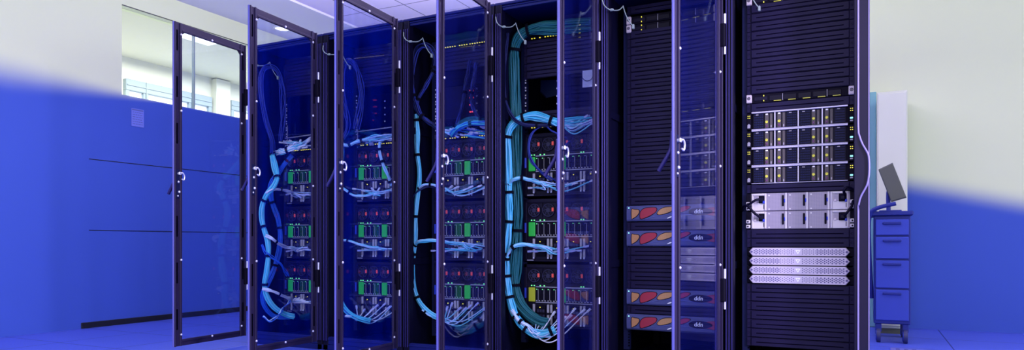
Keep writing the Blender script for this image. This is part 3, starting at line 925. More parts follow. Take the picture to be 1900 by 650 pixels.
# -- silver shelves
def perf_mat():
    m = bpy.data.materials.new('perforated_silver'); m.use_nodes = True
    nt = m.node_tree; b = nt.nodes['Principled BSDF']
    tc = nt.nodes.new('ShaderNodeTexCoord')
    br = nt.nodes.new('ShaderNodeTexVoronoi'); br.inputs['Scale'].default_value = 330; br.inputs['Randomness'].default_value = 0.0
    nt.links.new(tc.outputs['Object'], br.inputs['Vector'])
    cr = nt.nodes.new('ShaderNodeValToRGB')
    cr.color_ramp.elements[0].position = 0.25; cr.color_ramp.elements[0].color = (0.13, 0.115, 0.19, 1)
    cr.color_ramp.elements[1].position = 0.45; cr.color_ramp.elements[1].color = (0.39, 0.355, 0.43, 1)
    nt.links.new(br.outputs['Distance'], cr.inputs[0]); nt.links.new(cr.outputs[0], b.inputs['Base Color'])
    b.inputs['Roughness'].default_value = 0.45; b.inputs['Metallic'].default_value = 0.1
    return m
M['perf'] = perf_mat()
def silver_shelf(label):
    H = UH * 2 - 0.002
    root = thing('silver_shelf', label, 'controller shelf', (0, 0, 0), 0, 'silver shelves in the rightmost rack')
    MB().box(0.018, 0.006, 0, EQW - 0.018, 0.55, H, 0.002).build('shelf_body', 'silver', root)
    xs = [0.020, 0.094, 0.190, 0.285, 0.380, EQW - 0.021]
    for i in (0, 4):
        x0, x1 = xs[i] + 0.001, xs[i + 1] - 0.001
        p = MB()
        p.box(x0, -0.004, 0.001, x1, 0.006, H - 0.001, 0.002)
        p.box(x0 + 0.003, -0.010, 0.003, x0 + 0.009, -0.004, H - 0.003, 0.002)
        p.box(x1 - 0.009, -0.010, 0.003, x1 - 0.003, -0.004, H - 0.003, 0.002)
        p.box(x0 + 0.009, -0.010, H - 0.012, x1 - 0.009, -0.004, H - 0.003, 0.002)
        su = p.build('power_supply', 'psu', root)
        MB().box(x0 + 0.012, -0.0055, 0.040, x0 + 0.036, -0.003, H - 0.014, 0.001).build('vent_field', 'perf', su)
        MB().box(x0 + 0.036, -0.007, 0.038, x1 - 0.010, -0.003, H - 0.012, 0.003).build('socket', 'chassis2', su)
        MB().box(x0 + 0.040, -0.028, 0.044, x1 - 0.014, -0.007, H - 0.020, 0.005).build('plug', 'frame', su)
        MB().box(x1 - 0.018, -0.015, 0.036, x1 - 0.008, -0.007, 0.050, 0.002).build('blue_clip', 'tab', su)
        MB().cyl((x0 + 0.020, -0.003, 0.034 + 0.010), (x0 + 0.020, -0.009, 0.034 + 0.010), 0.006, 12).build('thumb_screw', 'ear', su)
        MB().box(x1 - 0.014, -0.0055, 0.010, x1 - 0.011, -0.003, 0.030).build('rating_mark', 'chassis', su)
    for i in (1, 2, 3):
        x0, x1 = xs[i] + 0.001, xs[i + 1] - 0.001
        m = MB().box(x0, -0.003, 0.001, x1, 0.006, H - 0.001, 0.001).build('controller_module', 'perf', root)
        MB().box(x1 - 0.010, -0.007, 0.001, x1 - 0.002, -0.002, H - 0.001, 0.001).build('edge_strip', 'psu', m)
        MB().box(x1 - 0.024, -0.010, 0.022, x1 - 0.015, -0.003, 0.076, 0.002).build('pull_handle', 'chassis2', m)
        MB().box(x1 - 0.015, -0.010, 0.040, x1 - 0.009, -0.003, 0.058, 0.002).build('blue_clip', 'tab', m)
        c = MB()
        for zz in (0.008, H - 0.012): c.cyl((x0 + 0.010, -0.003, zz), (x0 + 0.010, -0.0045, zz), 0.004, 10)
        c.build('captive_screw', 'psu', m)
    for x in (-0.004, EQW - 0.018):
        e = MB()
        e.box(x + 0.001, -0.004, 0.002, x + 0.021, 0.004, H - 0.002, 0.001, 1)
        for zz in (0.004, 0.028):
            e.box(x, -0.010, zz, x + 0.021, -0.003, zz + 0.018, 0.003)
            e.cyl((x + 0.010, -0.010, zz + 0.009), (x + 0.010, -0.012, zz + 0.009), 0.004, 10, mi=1)
        e.build('ear', ['psu', 'chassis2'], root)
    return root
s1 = silver_shelf('silver controller shelf with perforated modules, upper of two in the rightmost rack')
s1.location = (rx(5) + EQX, YEQ, uz(15))
dup(s1, (rx(5) + EQX, YEQ, uz(13)), 'silver controller shelf with perforated modules, lower of two in the rightmost rack')

def cord(label, pts, r=0.006):
    o = MB().tube(spline([Vector(p) for p in pts], 0.008), r, 8).build('power_cord', 'frame')
    return tag(o, label, 'cable', 'black power cords at the silver shelves')
def E6(x, y, z): return (rx(5) + EQX + x, YEQ + y, z)
zA, zB = uz(15) + 0.058, uz(13) + 0.058
cord('black power cord into the upper left socket of the silver shelves', [E6(0.065, -0.026, zA), E6(0.045, -0.040, zA - 0.006), E6(0.015, -0.035, zA - 0.025), E6(-0.020, -0.010, zA - 0.038), E6(-0.026, 0.06, zA - 0.04)])
cord('black power cord into the lower left socket of the silver shelves', [E6(0.065, -0.026, zB), E6(0.040, -0.042, zB + 0.022), E6(0.005, -0.040, zB + 0.058), E6(-0.018, -0.018, zA - 0.05), E6(-0.028, 0.06, zA - 0.055)])
cord('black power cord into the upper right socket of the silver shelves', [E6(0.442, -0.026, zA + 0.010), E6(0.440, -0.040, zA + 0.030), E6(0.455, -0.035, zA + 0.045), E6(0.480, -0.010, zA + 0.030), E6(0.492, 0.06, zA)])
cord('black power cord into the lower right socket of the silver shelves', [E6(0.442, -0.026, zB), E6(0.455, -0.040, zB + 0.018), E6(0.472, -0.030, zB + 0.045), E6(0.478, -0.014, zB + 0.07), E6(0.492, 0.06, zB + 0.08)])

# -- lavender honeycomb bezels
def honey(label):
    H = UH - 0.001
    root = thing('storage_server', label, 'server', (0, 0, 0), 0, 'lavender bezel servers in the rightmost rack')
    MB().box(0.030, 0.008, 0.001, EQW - 0.030, 0.6, H - 0.003, 0.002).box(0, 0.004, 0.002, EQW, 0.008, H - 0.004, 0.001).build('server_body', 'chassis2', root)
    w0, w1 = 0.012, EQW - 0.018
    zc = H * .5; hz = H * .455
    out = [(w0, zc), (w0 + 0.016, zc - hz), (w1 - 0.016, zc - hz), (w1, zc), (w1 - 0.016, zc + hz), (w0 + 0.016, zc + hz)]
    bz = MB().prism(out, -0.022, 0.002, 0, 0.004).build('bezel', 'honey', root)
    pp = [MB(), MB()]
    def hexa(x, z, r):
        p = pp[0] if x < (w0 + w1) / 2 else pp[1]
        p.add([(x + r * math.cos(PI / 3 * q), -0.0226, z + r * math.sin(PI / 3 * q)) for q in range(6)] +
              [(x + r * math.cos(PI / 3 * q), -0.020, z + r * math.sin(PI / 3 * q)) for q in range(6)],
              [list(range(6))] + [(q, (q + 1) % 6, 6 + (q + 1) % 6, 6 + q) for q in range(6)])
    xm = (w0 + w1) / 2
    n = 50
    for i in range(n):
        x = w0 + 0.026 + i * (w1 - w0 - 0.052) / (n - 1)
        if abs(x - xm) < 0.020: continue
        near = abs(x - xm) < 0.085
        for dz in ((-0.0098, 0, 0.0098) if i % 2 else (-0.0049, 0.0049)):
            hexa(x, zc + dz, 0.0026 if near else 0.0036)
    for x in (w0 + 0.013, w1 - 0.013): hexa(x, zc, 0.006)
    for p in pp: p.build('grille', 'honeyd', bz)
    t = MB()
    a = [(xm - 0.012, zc + 0.009), (xm + 0.012, zc + 0.009), (xm, zc - 0.011)]
    b = [(xm - 0.005, zc + 0.0045), (xm + 0.005, zc + 0.0045), (xm, zc - 0.004)]
    vs = [(x, -0.0232, z) for x, z in a] + [(x, -0.0232, z) for x, z in b] + [(x, -0.021, z) for x, z in a] + [(x, -0.021, z) for x, z in b]
    fs = []
    for i in range(3):
        j = (i + 1) % 3
        fs += [(i, j, 3 + j, 3 + i), (i, 6 + i, 6 + j, j), (3 + i, 3 + j, 9 + j, 9 + i)]
    t.add(vs, fs)
    t.build('triangle_mark', 'mark', bz)
    return root
h1 = honey('lavender honeycomb-fronted server with triangle mark, topmost of four in the rightmost rack')
h1.location = (rx(5) + EQX, YEQ, uz(10))
for i in range(1, 4):
    dup(h1, (rx(5) + EQX, YEQ, uz(10 - i)), 'lavender honeycomb-fronted server with triangle mark, %s of four in the rightmost rack' % ['second', 'third', 'lowest'][i - 1])

# -- slate bezels with coloured vents
def text_mesh(s, size, ext):
    cu = bpy.data.curves.new('lettering', 'FONT'); cu.body = s; cu.size = size; cu.extrude = ext; cu.shear = 0.12
    cu.align_x = 'CENTER'; cu.align_y = 'CENTER'
    cu.offset = size * 0.02
    o = bpy.data.objects.new('tmp', cu); COL.objects.link(o)
    dg = bpy.context.evaluated_depsgraph_get()
    me = bpy.data.meshes.new_from_object(o.evaluated_get(dg))
    bpy.data.objects.remove(o); bpy.data.curves.remove(cu)
    me.name = 'lettering'
    return me
def rounded(pts, n=6):
    """closed smooth outline through a few points"""
    out = []; N = len(pts)
    for i in range(N):
        p0, p1, p2, p3 = [Vector(pts[(i + q) % N]) for q in (-1, 0, 1, 2)]
        for k in range(n):
            t = k / n; t2 = t * t; t3 = t2 * t
            v = 0.5 * ((2 * p1) + (p2 - p0) * t + (2 * p0 - 5 * p1 + 4 * p2 - p3) * t2 + (3 * p1 - p0 - 3 * p2 + p3) * t3)
            out.append((v.x, v.y))
    return out
def vent_mat(name, c, d):
    m = bpy.data.materials.new(name); m.use_nodes = True
    nt = m.node_tree; b = nt.nodes['Principled BSDF']
    tc = nt.nodes.new('ShaderNodeTexCoord')
    ck = nt.nodes.new('ShaderNodeTexVoronoi'); ck.inputs['Scale'].default_value = 190; ck.inputs['Randomness'].default_value = 0.15
    nt.links.new(tc.outputs['Object'], ck.inputs['Vector'])
    cr = nt.nodes.new('ShaderNodeValToRGB')
    cr.color_ramp.elements[0].position = 0.2; cr.color_ramp.elements[0].color = (*c, 1)
    cr.color_ramp.elements[1].position = 0.75; cr.color_ramp.elements[1].color = (*d, 1)
    nt.links.new(ck.outputs['Distance'], cr.inputs[0]); nt.links.new(cr.outputs[0], b.inputs['Base Color'])
    b.inputs['Roughness'].default_value = 0.5
    return m
M['vred'] = vent_mat('vent_mesh_red', (0.36, 0.006, 0.045), (0.27, 0.012, 0.035))
M['vamber'] = vent_mat('vent_mesh_amber', (0.52, 0.29, 0.12), (0.40, 0.17, 0.07))
def vented(label):
    H = UH * 2 - 0.006
    root = thing('storage_array', label, 'storage unit', (0, 0, 0), 0, 'slate storage units with coloured vents')
    MB().box(0.012, 0.004, 0, EQW - 0.012, 0.6, H, 0.002).build('array_body', 'chassis2', root)
    # bowed bezel
    n = 24; vs = []; fs = []
    for i in range(n + 1):
        x = EQW * i / n; d = -0.010 - 0.006 * math.sin(PI * i / n)
        vs += [(x, d + 0.006, 0.0), (x, d, 0.008), (x, d - 0.002, H * .55), (x, d, H - 0.008), (x, d + 0.006, H), (x, 0.006, H), (x, 0.006, 0)]
    for i in range(n):
        for q in range(7):
            fs.append((i * 7 + q, i * 7 + (q + 1) % 7, (i + 1) * 7 + (q + 1) % 7, (i + 1) * 7 + q))
    fs += [tuple(range(7)), tuple(n * 7 + q for q in range(7))[::-1]]
    bz = MB().add(vs, fs, 0, False).build('bezel', 'bezel', root)
    yf = lambda x: -0.0125 - 0.006 * math.sin(PI * x / EQW)
    def decal(out, x, m, name, dy, parent):
        return MB().prism(out, yf(x) - dy, yf(x) + 0.004, 0, 0.0006).build(name, m, parent)
    def grow(out, g):
        cx_ = sum(p[0] for p in out) / len(out); cz_ = sum(p[1] for p in out) / len(out)
        r = []
        for (x, z) in out:
            l = math.hypot(x - cx_, z - cz_) or 1
            r.append((x + (x - cx_) / l * g, z + (z - cz_) / l * g))
        return r
    shapes = [('amber_vent', 'vamber', [(0.030, 0.062), (0.044, 0.063), (0.066, 0.060), (0.070, 0.048), (0.056, 0.028), (0.036, 0.016), (0.030, 0.016)]),
              ('red_vent', 'vred', [(0.076, 0.028), (0.080, 0.050), (0.098, 0.066), (0.130, 0.071), (0.158, 0.070), (0.166, 0.060), (0.156, 0.044), (0.124, 0.026), (0.092, 0.014), (0.080, 0.014)]),
              ('amber_vent', 'vamber', [(0.170, 0.042), (0.186, 0.060), (0.212, 0.070), (0.250, 0.073), (0.280, 0.070), (0.276, 0.058), (0.240, 0.048), (0.204, 0.036), (0.178, 0.033)]),
              ('red_vent', 'vred', [(0.262, 0.048), (0.284, 0.063), (0.312, 0.074), (0.334, 0.074), (0.340, 0.066), (0.318, 0.052), (0.288, 0.042), (0.266, 0.040)])]
    shapes[2] = ('amber_vent', 'vamber', [(x if x < .25 else .25 - (x - .25) * .1, z) for x, z in shapes[2][2]])
    for nm, m, pts in shapes:
        out = rounded(pts); x = sum(p[0] for p in pts) / len(pts)
        o = decal(grow(out, 0.0035), x, 'outline', 'vent_surround', 0.0020, bz)
        o2 = decal(out, x, m, nm, 0.0034, root)
    ov = [(0.385 + 0.052 * math.cos(a) * (1 if math.cos(a) < 0 else 1.35), 0.045 + 0.020 * math.sin(a)) for a in [2 * PI * q / 28 for q in range(28)]]
    pl = decal(ov, 0.385, 'outline', 'logo_plate', 0.0020, root)
    rv = [(0.425, 0.030), (0.421, 0.045), (0.425, 0.061), (0.440, 0.064), (0.462, 0.066), (0.470, 0.060), (0.470, 0.026), (0.460, 0.022), (0.440, 0.026)]
    decal(rounded(rv), 0.445, 'vred', 'red_vent', 0.0040, root)
    me = TXT
    t = bpy.data.objects.new('lettering', me); COL.objects.link(t); t.parent = pl
    t.location = (0.384, yf(0.385) - 0.0030, 0.0455); t.rotation_euler = (PI / 2, 0, 0)
    sw = MB().tube(spline([(0.090, yf(.09) + 0.001, 0.008), (0.16, yf(.16) + .001, 0.024), (0.24, yf(.24) + .001, 0.034), (0.33, yf(.33) + .001, 0.030), (0.45, yf(.45) + .001, 0.016)], 0.01), 0.0022, 6)
    sw.build('bezel_ridge', 'bezelr', bz)
    MB().prism(rounded([(0.222, 0.012), (0.238, 0.015), (0.248, 0.021), (0.240, 0.022), (0.228, 0.017)], 4), yf(.235) - 0.003, yf(.235) + .004).build('bright_notch', 'mark', bz)
    MB().dome((0.012, yf(0.012) + 0.001, H - 0.012), (0, -1, 0), 0.004, 0.004).build('power_light', 'ledc', root)
    return root
TXT = text_mesh('ddn', 0.030, 0.0008); TXT.materials.append(M['text'])
v1 = vented('slate unit with red and amber vents and oval nameplate, topmost of four')
v1.location = (rx(4) + EQX, YEQ, uz(14) + 0.003)
for i, u in enumerate((11, 4, 1)):
    dup(v1, (rx(4) + EQX, YEQ, uz(u) + 0.003), 'slate unit with red and amber vents and oval nameplate, %s of four' % ['second', 'third', 'lowest'][i])

# -- white card hanging in the fourth rack
pc_ = P(1091, 146, YEQ - 0.015)
card = thing('hang_tag', 'pale card on a dark string loop in the fourth rack from the left', 'tag', pc_)
MB().box(-0.032, -0.001, -0.047, 0.032, 0.001, 0.047).build('card', 'paper', card)
MB().tube(spline([(-0.030, -0.004, 0.006), (-0.016, -0.006, -0.010), (0.004, -0.006, -0.014), (0.022, -0.005, -0.006), (0.031, -0.003, 0.012)]), 0.0018).build('string', 'frame', card)
# slanted sheet deep in the open bay of the fourth rack
bq = [P(x, y, 4.15) for x, y in ((982, 150), (1036, 148), (1036, 176), (1014, 182))]
bo = bq[0].copy()
bf = thing('air_baffle', 'dark blue slanted sheet deep in the open bay of the fourth rack', 'baffle', bo)
MB().add([v - bo for v in bq] + [v - bo + Vector((0, 0.004, 0)) for v in bq], [(0, 1, 2, 3), (7, 6, 5, 4), (0, 4, 5, 1), (1, 5, 6, 2), (2, 6, 7, 3), (3, 7, 4, 0)]).build('sheet', mat('baffle_blue', (0.012, 0.03, 0.16), 0.5), bf)
MB().tube([Vector((0.002, -0.004, -0.001)), (bq[3] - bo) + Vector((0, -0.004, 0))], 0.004, 6).build('edge_rod', 'rail', bf)
# notice on the left wall
pn = PX(255, 219, XWALL)
nt_ = thing('wall_notice', 'printed paper notice with a dark heading on the blue wall', 'notice', pn + Vector((0.003, 0, 0)))
hw_, hh_ = 0.092, 0.105
hw_ = abs(PX(267, 219, XWALL).y - PX(244, 219, XWALL).y) / 2
hh_ = abs(PX(255, 203, XWALL).z - PX(255, 236, XWALL).z) / 2
mp = mat('notice_paper', (0.16, 0.21, 0.72), 0.8); M['notice'] = mp
MB().box(-0.001, -hw_, -hh_, 0.001, hw_, hh_).build('sheet', 'notice', nt_)
pr = MB()
pr.box(0.001, -hw_ * .9, hh_ * .78, 0.0018, hw_ * .9, hh_ * .92)
for i in range(6):
    z = hh_ * (0.58 - i * 0.26)
    y = -hw_ * .8
    while y < hw_ * .7:
        l_ = random.uniform(.18, .42) * hw_
        pr.box(0.001, y, z - hh_ * .035, 0.0016, min(y + l_, hw_ * .8), z + hh_ * .035); y += l_ + .1 * hw_
pr.build('print', 'paperd', nt_)

# ------------------------------------------------------------------ cables
def disc(n, R):
    return [(R * math.sqrt((i + .5) / n) * math.cos(i * 2.39996), R * math.sqrt((i + .5) / n) * math.sin(i * 2.39996)) for i in range(n)]
def frames(pts):
    N = len(pts); res = []
    u = None
    for i in range(N):
        t = (pts[min(i + 1, N - 1)] - pts[max(i - 1, 0)]).normalized()
        if u is None: u = t.cross(Vector((0, 1, 0))); u = u.normalized() if u.length > 1e-3 else t.orthogonal().normalized()
        u = (u - t * u.dot(t)).normalized()
        res.append((u.copy(), t.cross(u)))
    return res
PLUG = MB().box(-0.0065, -0.006, -0.017, 0.0065, 0.006, 0.011, 0.002).box(-0.004, -0.004, -0.026, 0.004, 0.004, -0.017, 0.0015)
PLUGM = {}
def plug(parent, p, d, m):
    if m not in PLUGM: PLUGM[m] = PLUG.mesh('plug', m)
    o = bpy.data.objects.new('plug', PLUGM[m]); COL.objects.link(o); o.parent = parent
    o.location = p
    o.rotation_mode = 'QUATERNION'; o.rotation_quaternion = d.to_track_quat('Z', 'Y')
def bundle(label, path, n, R, rc, mats, straps=(), ends=None, plugm=None, weave=0.35, starts=None, group=None, cat='cable bundle', flat=1.0):
    """a tied bundle: n cables following path (px, py, Y), black straps at fractions, loose ends with plugs"""
    base = spline([P(*q) for q in path])
    fr = frames(base); N = len(base)
    root = thing('cable_bundle', label, cat, base[N // 2], 0, group)
    org = base[N // 2]
    offs = disc(n, max(R - rc, 0.0005)) if n > 1 else [(0, 0)]
    sidx = [int(f * (N - 1)) for f in straps]
    for c, (a, b) in enumerate(offs):
        ph = random.uniform(0, 6.28); fq = random.uniform(1.5, 3.5); k = random.uniform(0.5, 1.0)
        line = []
        for i in range(N):
            u, w = fr[i]
            dist = min([abs(i - s) for s in sidx] or [99])
            tight = 0.80 + 0.22 * min(1, dist / 7)
            wv = weave * R * math.sin(ph + fq * i / N * 6.28) * k * min(1, dist / 6)
            line.append(base[i] + u * (a * tight + wv) + w * (b * tight * flat + wv * .3) - org)
        if starts:
            s = P(*starts[c % len(starts)]) - org
            m = (line[0] + s) / 2 + Vector((0, -0.012, 0.0))
            line = spline([s, m, line[0]], 0.012)[:-1] + line
        if ends:
            e = P(*ends[c % len(ends)]) - org
            t = (line[-1] - line[-4]).normalized() if len(line) > 4 else Vector((1, 0, 0))
            l = (e - line[-1]).length
            m = line[-1] + t * l * .45 + Vector((0, -0.015 * random.random() - .004, -0.02 * random.random()))
            line = line + spline([line[-1], m, e], 0.010)[1:]
        mm = mats[c % len(mats)]
        # thin out samples
        o = MB().tube(line, rc, 6).build('cable', mm, root)
        if plugm and ends:
            plug(o, line[-1], (line[-1] - line[-3]).normalized(), plugm)
    for s in sidx:
        i0, i1 = max(0, s - 1), min(N - 1, s + 1)
        t = (base[i1] - base[i0]).normalized()
        ww = 0.008 if R > 0.012 else 0.006
        c0 = base[s] - org
        u, w = fr[s]
        rr = R * 1.02 + rc * .4
        pts = [c0 + u * (math.cos(2 * PI * q / 20) * rr) + w * (math.sin(2 * PI * q / 20) * rr * flat) for q in range(20)]
        sm = MB()
        vs = []; fs = []
        for q in range(20):
            d = (pts[q] - c0).normalized() * 0.002
            vs += [pts[q] - t * ww, pts[q] + d - t * ww, pts[q] + d + t * ww, pts[q] + t * ww]
        for q in range(20):
            j = (q + 1) % 20
            for e in range(4): fs.append((q * 4 + e, j * 4 + e, j * 4 + (e + 1) % 4, q * 4 + (e + 1) % 4))
        sm.add(vs, fs, 0, False)
        sm.build('strap', 'strap', root)
    return root
YF_ = 3.655
def fan(x0, y0, x1, y1, n, jy=3, Y=YEQ - 0.02, jx=4):
    return [(x0 + (x1 - x0) * i / max(1, n - 1) + random.uniform(-jx, jx), y0 + (y1 - y0) * i / max(1, n - 1) + random.uniform(-jy, jy), Y + random.uniform(-.012, .004)) for i in range(n)]

# fourth rack from the left
bundle('thick dark teal cable trunk bent over the top switch of the fourth rack',
       [(1098, 44, 3.735), (1060, 48, 3.72), (1030, 52, 3.71), (1000, 53, 3.70), (978, 58, 3.70), (963, 70, 3.70), (955, 92, 3.71), (954, 140, 3.71), (956, 220, 3.71), (957, 300, 3.71), (959, 360, 3.71), (960, 420, 3.71), (957, 480, 3.71), (955, 525, 3.71), (961, 558, 3.71), (978, 582, 3.71), (1000, 598, 3.715), (1018, 603, 3.72)],
       30, 0.038, 0.0058, ['teal'], (0.165, 0.225, 0.575, 0.71, 0.86), flat=0.7)
bundle('bright cyan cable trunk on the left side of the fourth rack',
       [(1034, 228, 3.68), (1018, 222, 3.67), (990, 216, 3.66), (968, 220, 3.66), (951, 231, 3.65), (942, 248, 3.65), (940, 280, 3.65), (942, 330, 3.65), (944, 365, 3.65), (945, 400, 3.65), (942, 440, 3.65), (938, 480, 3.65), (940, 520, 3.65), (944, 548, 3.65), (953, 580, 3.65), (970, 605, 3.65), (990, 618, 3.65), (1010, 619, 3.66), (1030, 612, 3.68)],
       22, 0.027, 0.0052, ['cyan', 'cyan2', 'cyan'], (0.03, 0.125, 0.215, 0.41, 0.505, 0.62, 0.70, 0.775, 0.84, 0.90, 0.985),
       starts=fan(1045, 228, 1098, 222, 22, 8, 3.745), flat=0.75)
bundle('plugs and short cables at the lower switch of the fourth rack',
       [(1018, 222, 3.68), (1035, 226, 3.69), (1046, 229, 3.70)], 24, 0.022, 0.0042, ['cyan2', 'pale'], (0.2,), fan(1050, 232, 1102, 222, 24, 9, 3.735), 'plug', flat=0.8)
bundle('pale cable branch to the top blade chassis of the fourth rack',
       [(944, 342, 3.65), (952, 334, 3.64), (968, 331, 3.65), (985, 335, 3.68), (1005, 340, 3.70)], 9, 0.013, 0.0040, ['cyan2', 'pale'], (0.05, 0.45), fan(985, 345, 1098, 338, 9, 5), 'white')
bundle('pale cable branch to the middle blade chassis of the fourth rack',
       [(939, 484, 3.645), (944, 468, 3.635), (956, 457, 3.635), (975, 454, 3.65), (995, 458, 3.68), (1012, 460, 3.70)], 9, 0.013, 0.0040, ['cyan2', 'pale'], (0.06, 0.38), fan(982, 466, 1092, 463, 9, 6), 'plug')
bundle('fanned white cables at the bottom blade chassis of the fourth rack',
       [(950, 575, 3.64), (962, 594, 3.63), (978, 604, 3.64)], 10, 0.013, 0.0036, ['pale', 'white'], (0.75,), fan(998, 592, 1090, 578, 10, 7), 'white')
bundle('black cables swinging into the lower switch of the fourth rack',
       [(942, 62, 3.64), (937, 100, 3.62), (935, 150, 3.62), (937, 185, 3.62), (945, 208, 3.62), (958, 224, 3.625), (978, 232, 3.635), (1005, 233, 3.66), (1035, 231, 3.70)],
       6, 0.012, 0.0046, ['navy'], (0.52, 0.85))
for i, (lab, pth, mm) in enumerate((
        ('outer deep blue loop cable hanging before the fans of the fourth rack', [(1008, 232, 3.68), (990, 245, 3.65), (982, 268, 3.64), (985, 292, 3.64), (1000, 315, 3.65), (1022, 330, 3.70), (1036, 338, 3.74)], 'navyb'),
        ('inner deep blue loop cable hanging before the fans of the fourth rack', [(1004, 234, 3.68), (986, 248, 3.66), (980, 272, 3.65), (984, 298, 3.65), (996, 312, 3.66), (1012, 328, 3.72), (1024, 336, 3.74)], 'navyb'),
        ('short deep blue cable with white clip under the lower switch of the fourth rack', [(1014, 234, 3.68), (1022, 242, 3.66), (1034, 248, 3.66), (1050, 256, 3.70)], 'navyb'),
        ('slanting blue cable before the fans of the fourth rack', [(1058, 262, 3.68), (1046, 272, 3.65), (1036, 286, 3.65), (1026, 304, 3.67)], 'navyb'))):
    tag(MB().tube(spline([P(*q) for q in pth]), 0.0050, 8).build('patch_cable', mm), lab, 'cable', 'loose blue cables in the fourth rack')

# third rack
bundle('narrow cyan cable trunk on the left side of the third rack',
       [(772, 212, 3.65), (774, 250, 3.65), (774, 284, 3.65), (778, 316, 3.65), (777, 345, 3.65), (773, 375, 3.65), (770, 410, 3.65), (769, 450, 3.65), (766, 490, 3.65), (767, 525, 3.65), (774, 553, 3.65), (788, 574, 3.65), (806, 588, 3.66), (826, 592, 3.69)],
       14, 0.018, 0.0046, ['cyan', 'cyan2'], (0.03, 0.19, 0.46, 0.64, 0.84), flat=0.8)
bundle('dark looped cables hanging on the upper left side of the third rack',
       [(806, 128, 3.66), (808, 112, 3.65), (800, 92, 3.64), (786, 84, 3.63), (772, 94, 3.63), (766, 120, 3.63), (765, 155, 3.635), (769, 188, 3.64), (779, 212, 3.65), (795, 226, 3.66), (815, 238, 3.70)],
       8, 0.020, 0.0042, ['navy', 'navyb'], (0.02, 0.66, 0.85), weave=.5)
bundle('dark cables slanting across the loop in the third rack',
       [(806, 128, 3.665), (797, 146, 3.665), (786, 166, 3.665), (776, 184, 3.66), (772, 200, 3.655)], 7, 0.014, 0.0042, ['navy', 'navyb'], (0.08, 0.8))
bundle('sky cables with pale plugs to the left of the third rack lower switch',
       [(776, 214, 3.66), (790, 222, 3.67), (806, 232, 3.70)], 7, 0.011, 0.0040, ['cyan2', 'pale'], (0.5,), fan(812, 238, 846, 250, 7, 6, 3.745), 'plug')
bundle('blue cable arch over the lower switch of the third rack',
       [(838, 250, 3.73), (848, 240, 3.70), (864, 231, 3.69), (884, 228, 3.69), (904, 230, 3.70), (915, 238, 3.73)], 18, 0.018, 0.0044, ['cyan', 'blue'], (0.55,), fan(838, 246, 920, 238, 18, 7, 3.745), 'plug')
bundle('pale cable branch to the top blade chassis of the third rack',
       [(776, 352, 3.65), (786, 343, 3.64), (802, 343, 3.66), (822, 348, 3.69)], 8, 0.010, 0.0038, ['pale', 'cyan2'], (0.1, 0.6), fan(828, 352, 914, 342, 8, 5), 'white')
bundle('dark cables curling into the top blade chassis of the third rack',
       [(762, 382, 3.64), (767, 364, 3.63), (780, 352, 3.63), (798, 347, 3.66), (815, 350, 3.70)], 4, 0.007, 0.0036, ['navy'])
bundle('blue cable branch to the middle blade chassis of the third rack',
       [(769, 456, 3.65), (778, 449, 3.64), (800, 447, 3.65), (830, 450, 3.69), (860, 454, 3.71)], 9, 0.012, 0.0038, ['cyan2', 'cyan', 'pale'], (0.05,), fan(800, 464, 910, 462, 9, 7), 'plug')
bundle('fanned pale cables at the bottom blade chassis of the third rack',
       [(784, 575, 3.645), (798, 586, 3.65), (812, 589, 3.67)], 9, 0.011, 0.0036, ['pale', 'cyan2'], (0.3,), fan(816, 570, 912, 568, 9, 7), 'plug')
bundle('tall dark cable bundle left of the red lights in the third rack',
       [(872, 112, 3.745), (866, 140, 3.72), (861, 175, 3.715), (855, 205, 3.72), (848, 232, 3.735)], 6, 0.013, 0.0040, ['navyb', 'navy'], (0.5,), weave=.4)
bundle('dark cable bundle right of the red lights in the third rack',
       [(884, 116, 3.745), (879, 145, 3.72), (874, 180, 3.715), (880, 205, 3.72), (892, 228, 3.735)], 6, 0.013, 0.0040, ['navyb', 'navy'], (0.5,), weave=.4)

# second rack
bundle('bright blue cable trunk on the left side of the second rack',
       [(630, 236, 3.65), (633, 262, 3.65), (634, 300, 3.65), (631, 335, 3.65), (630, 370, 3.65), (631, 410, 3.65), (630, 450, 3.65), (628, 490, 3.65), (628, 530, 3.65), (633, 560, 3.65), (645, 578, 3.65), (665, 590, 3.66), (688, 597, 3.69)],
       12, 0.020, 0.0048, ['cyan', 'blue', 'cyan'], (0.06, 0.18, 0.31, 0.40, 0.58, 0.75), flat=0.8)
bundle('pale cables along the switch of the second rack',
       [(634, 268, 3.65), (646, 270, 3.66), (662, 263, 3.68), (682, 258, 3.69)], 20, 0.013, 0.0040, ['cyan2', 'pale'], (0.3, 0.85), fan(650, 268, 742, 252, 20, 8, 3.74), 'white')
bundle('thick pale cable hanging from the switch across the fans of the second rack',
       [(706, 262, 3.72), (704, 272, 3.69), (706, 290, 3.68), (712, 308, 3.68), (720, 326, 3.69), (726, 345, 3.71)], 9, 0.014, 0.0042, ['pale', 'cyan2'], (0.28, 0.5, 0.92), starts=fan(694, 258, 735, 252, 9, 3, 3.745))
bundle('pale cable branch to the top blade chassis of the second rack',
       [(629, 344, 3.65), (640, 352, 3.64), (654, 362, 3.65), (672, 364, 3.68), (692, 360, 3.70)], 7, 0.010, 0.0038, ['pale', 'cyan2'], (0.42,), fan(660, 352, 745, 352, 7, 5), 'white')
bundle('pale cable branch to the middle blade chassis of the second rack',
       [(630, 448, 3.65), (640, 446, 3.64), (656, 450, 3.65), (678, 457, 3.69), (700, 460, 3.71)], 7, 0.010, 0.0038, ['pale', 'cyan2'], (0.3,), fan(664, 462, 744, 460, 7, 4), 'plug')
bundle('fanned white cables at the bottom blade chassis of the second rack',
       [(628, 585, 3.65), (640, 587, 3.64), (654, 588, 3.66)], 8, 0.012, 0.0036, ['pale', 'white'], (0.65,), fan(664, 574, 745, 562, 8, 5), 'plug')
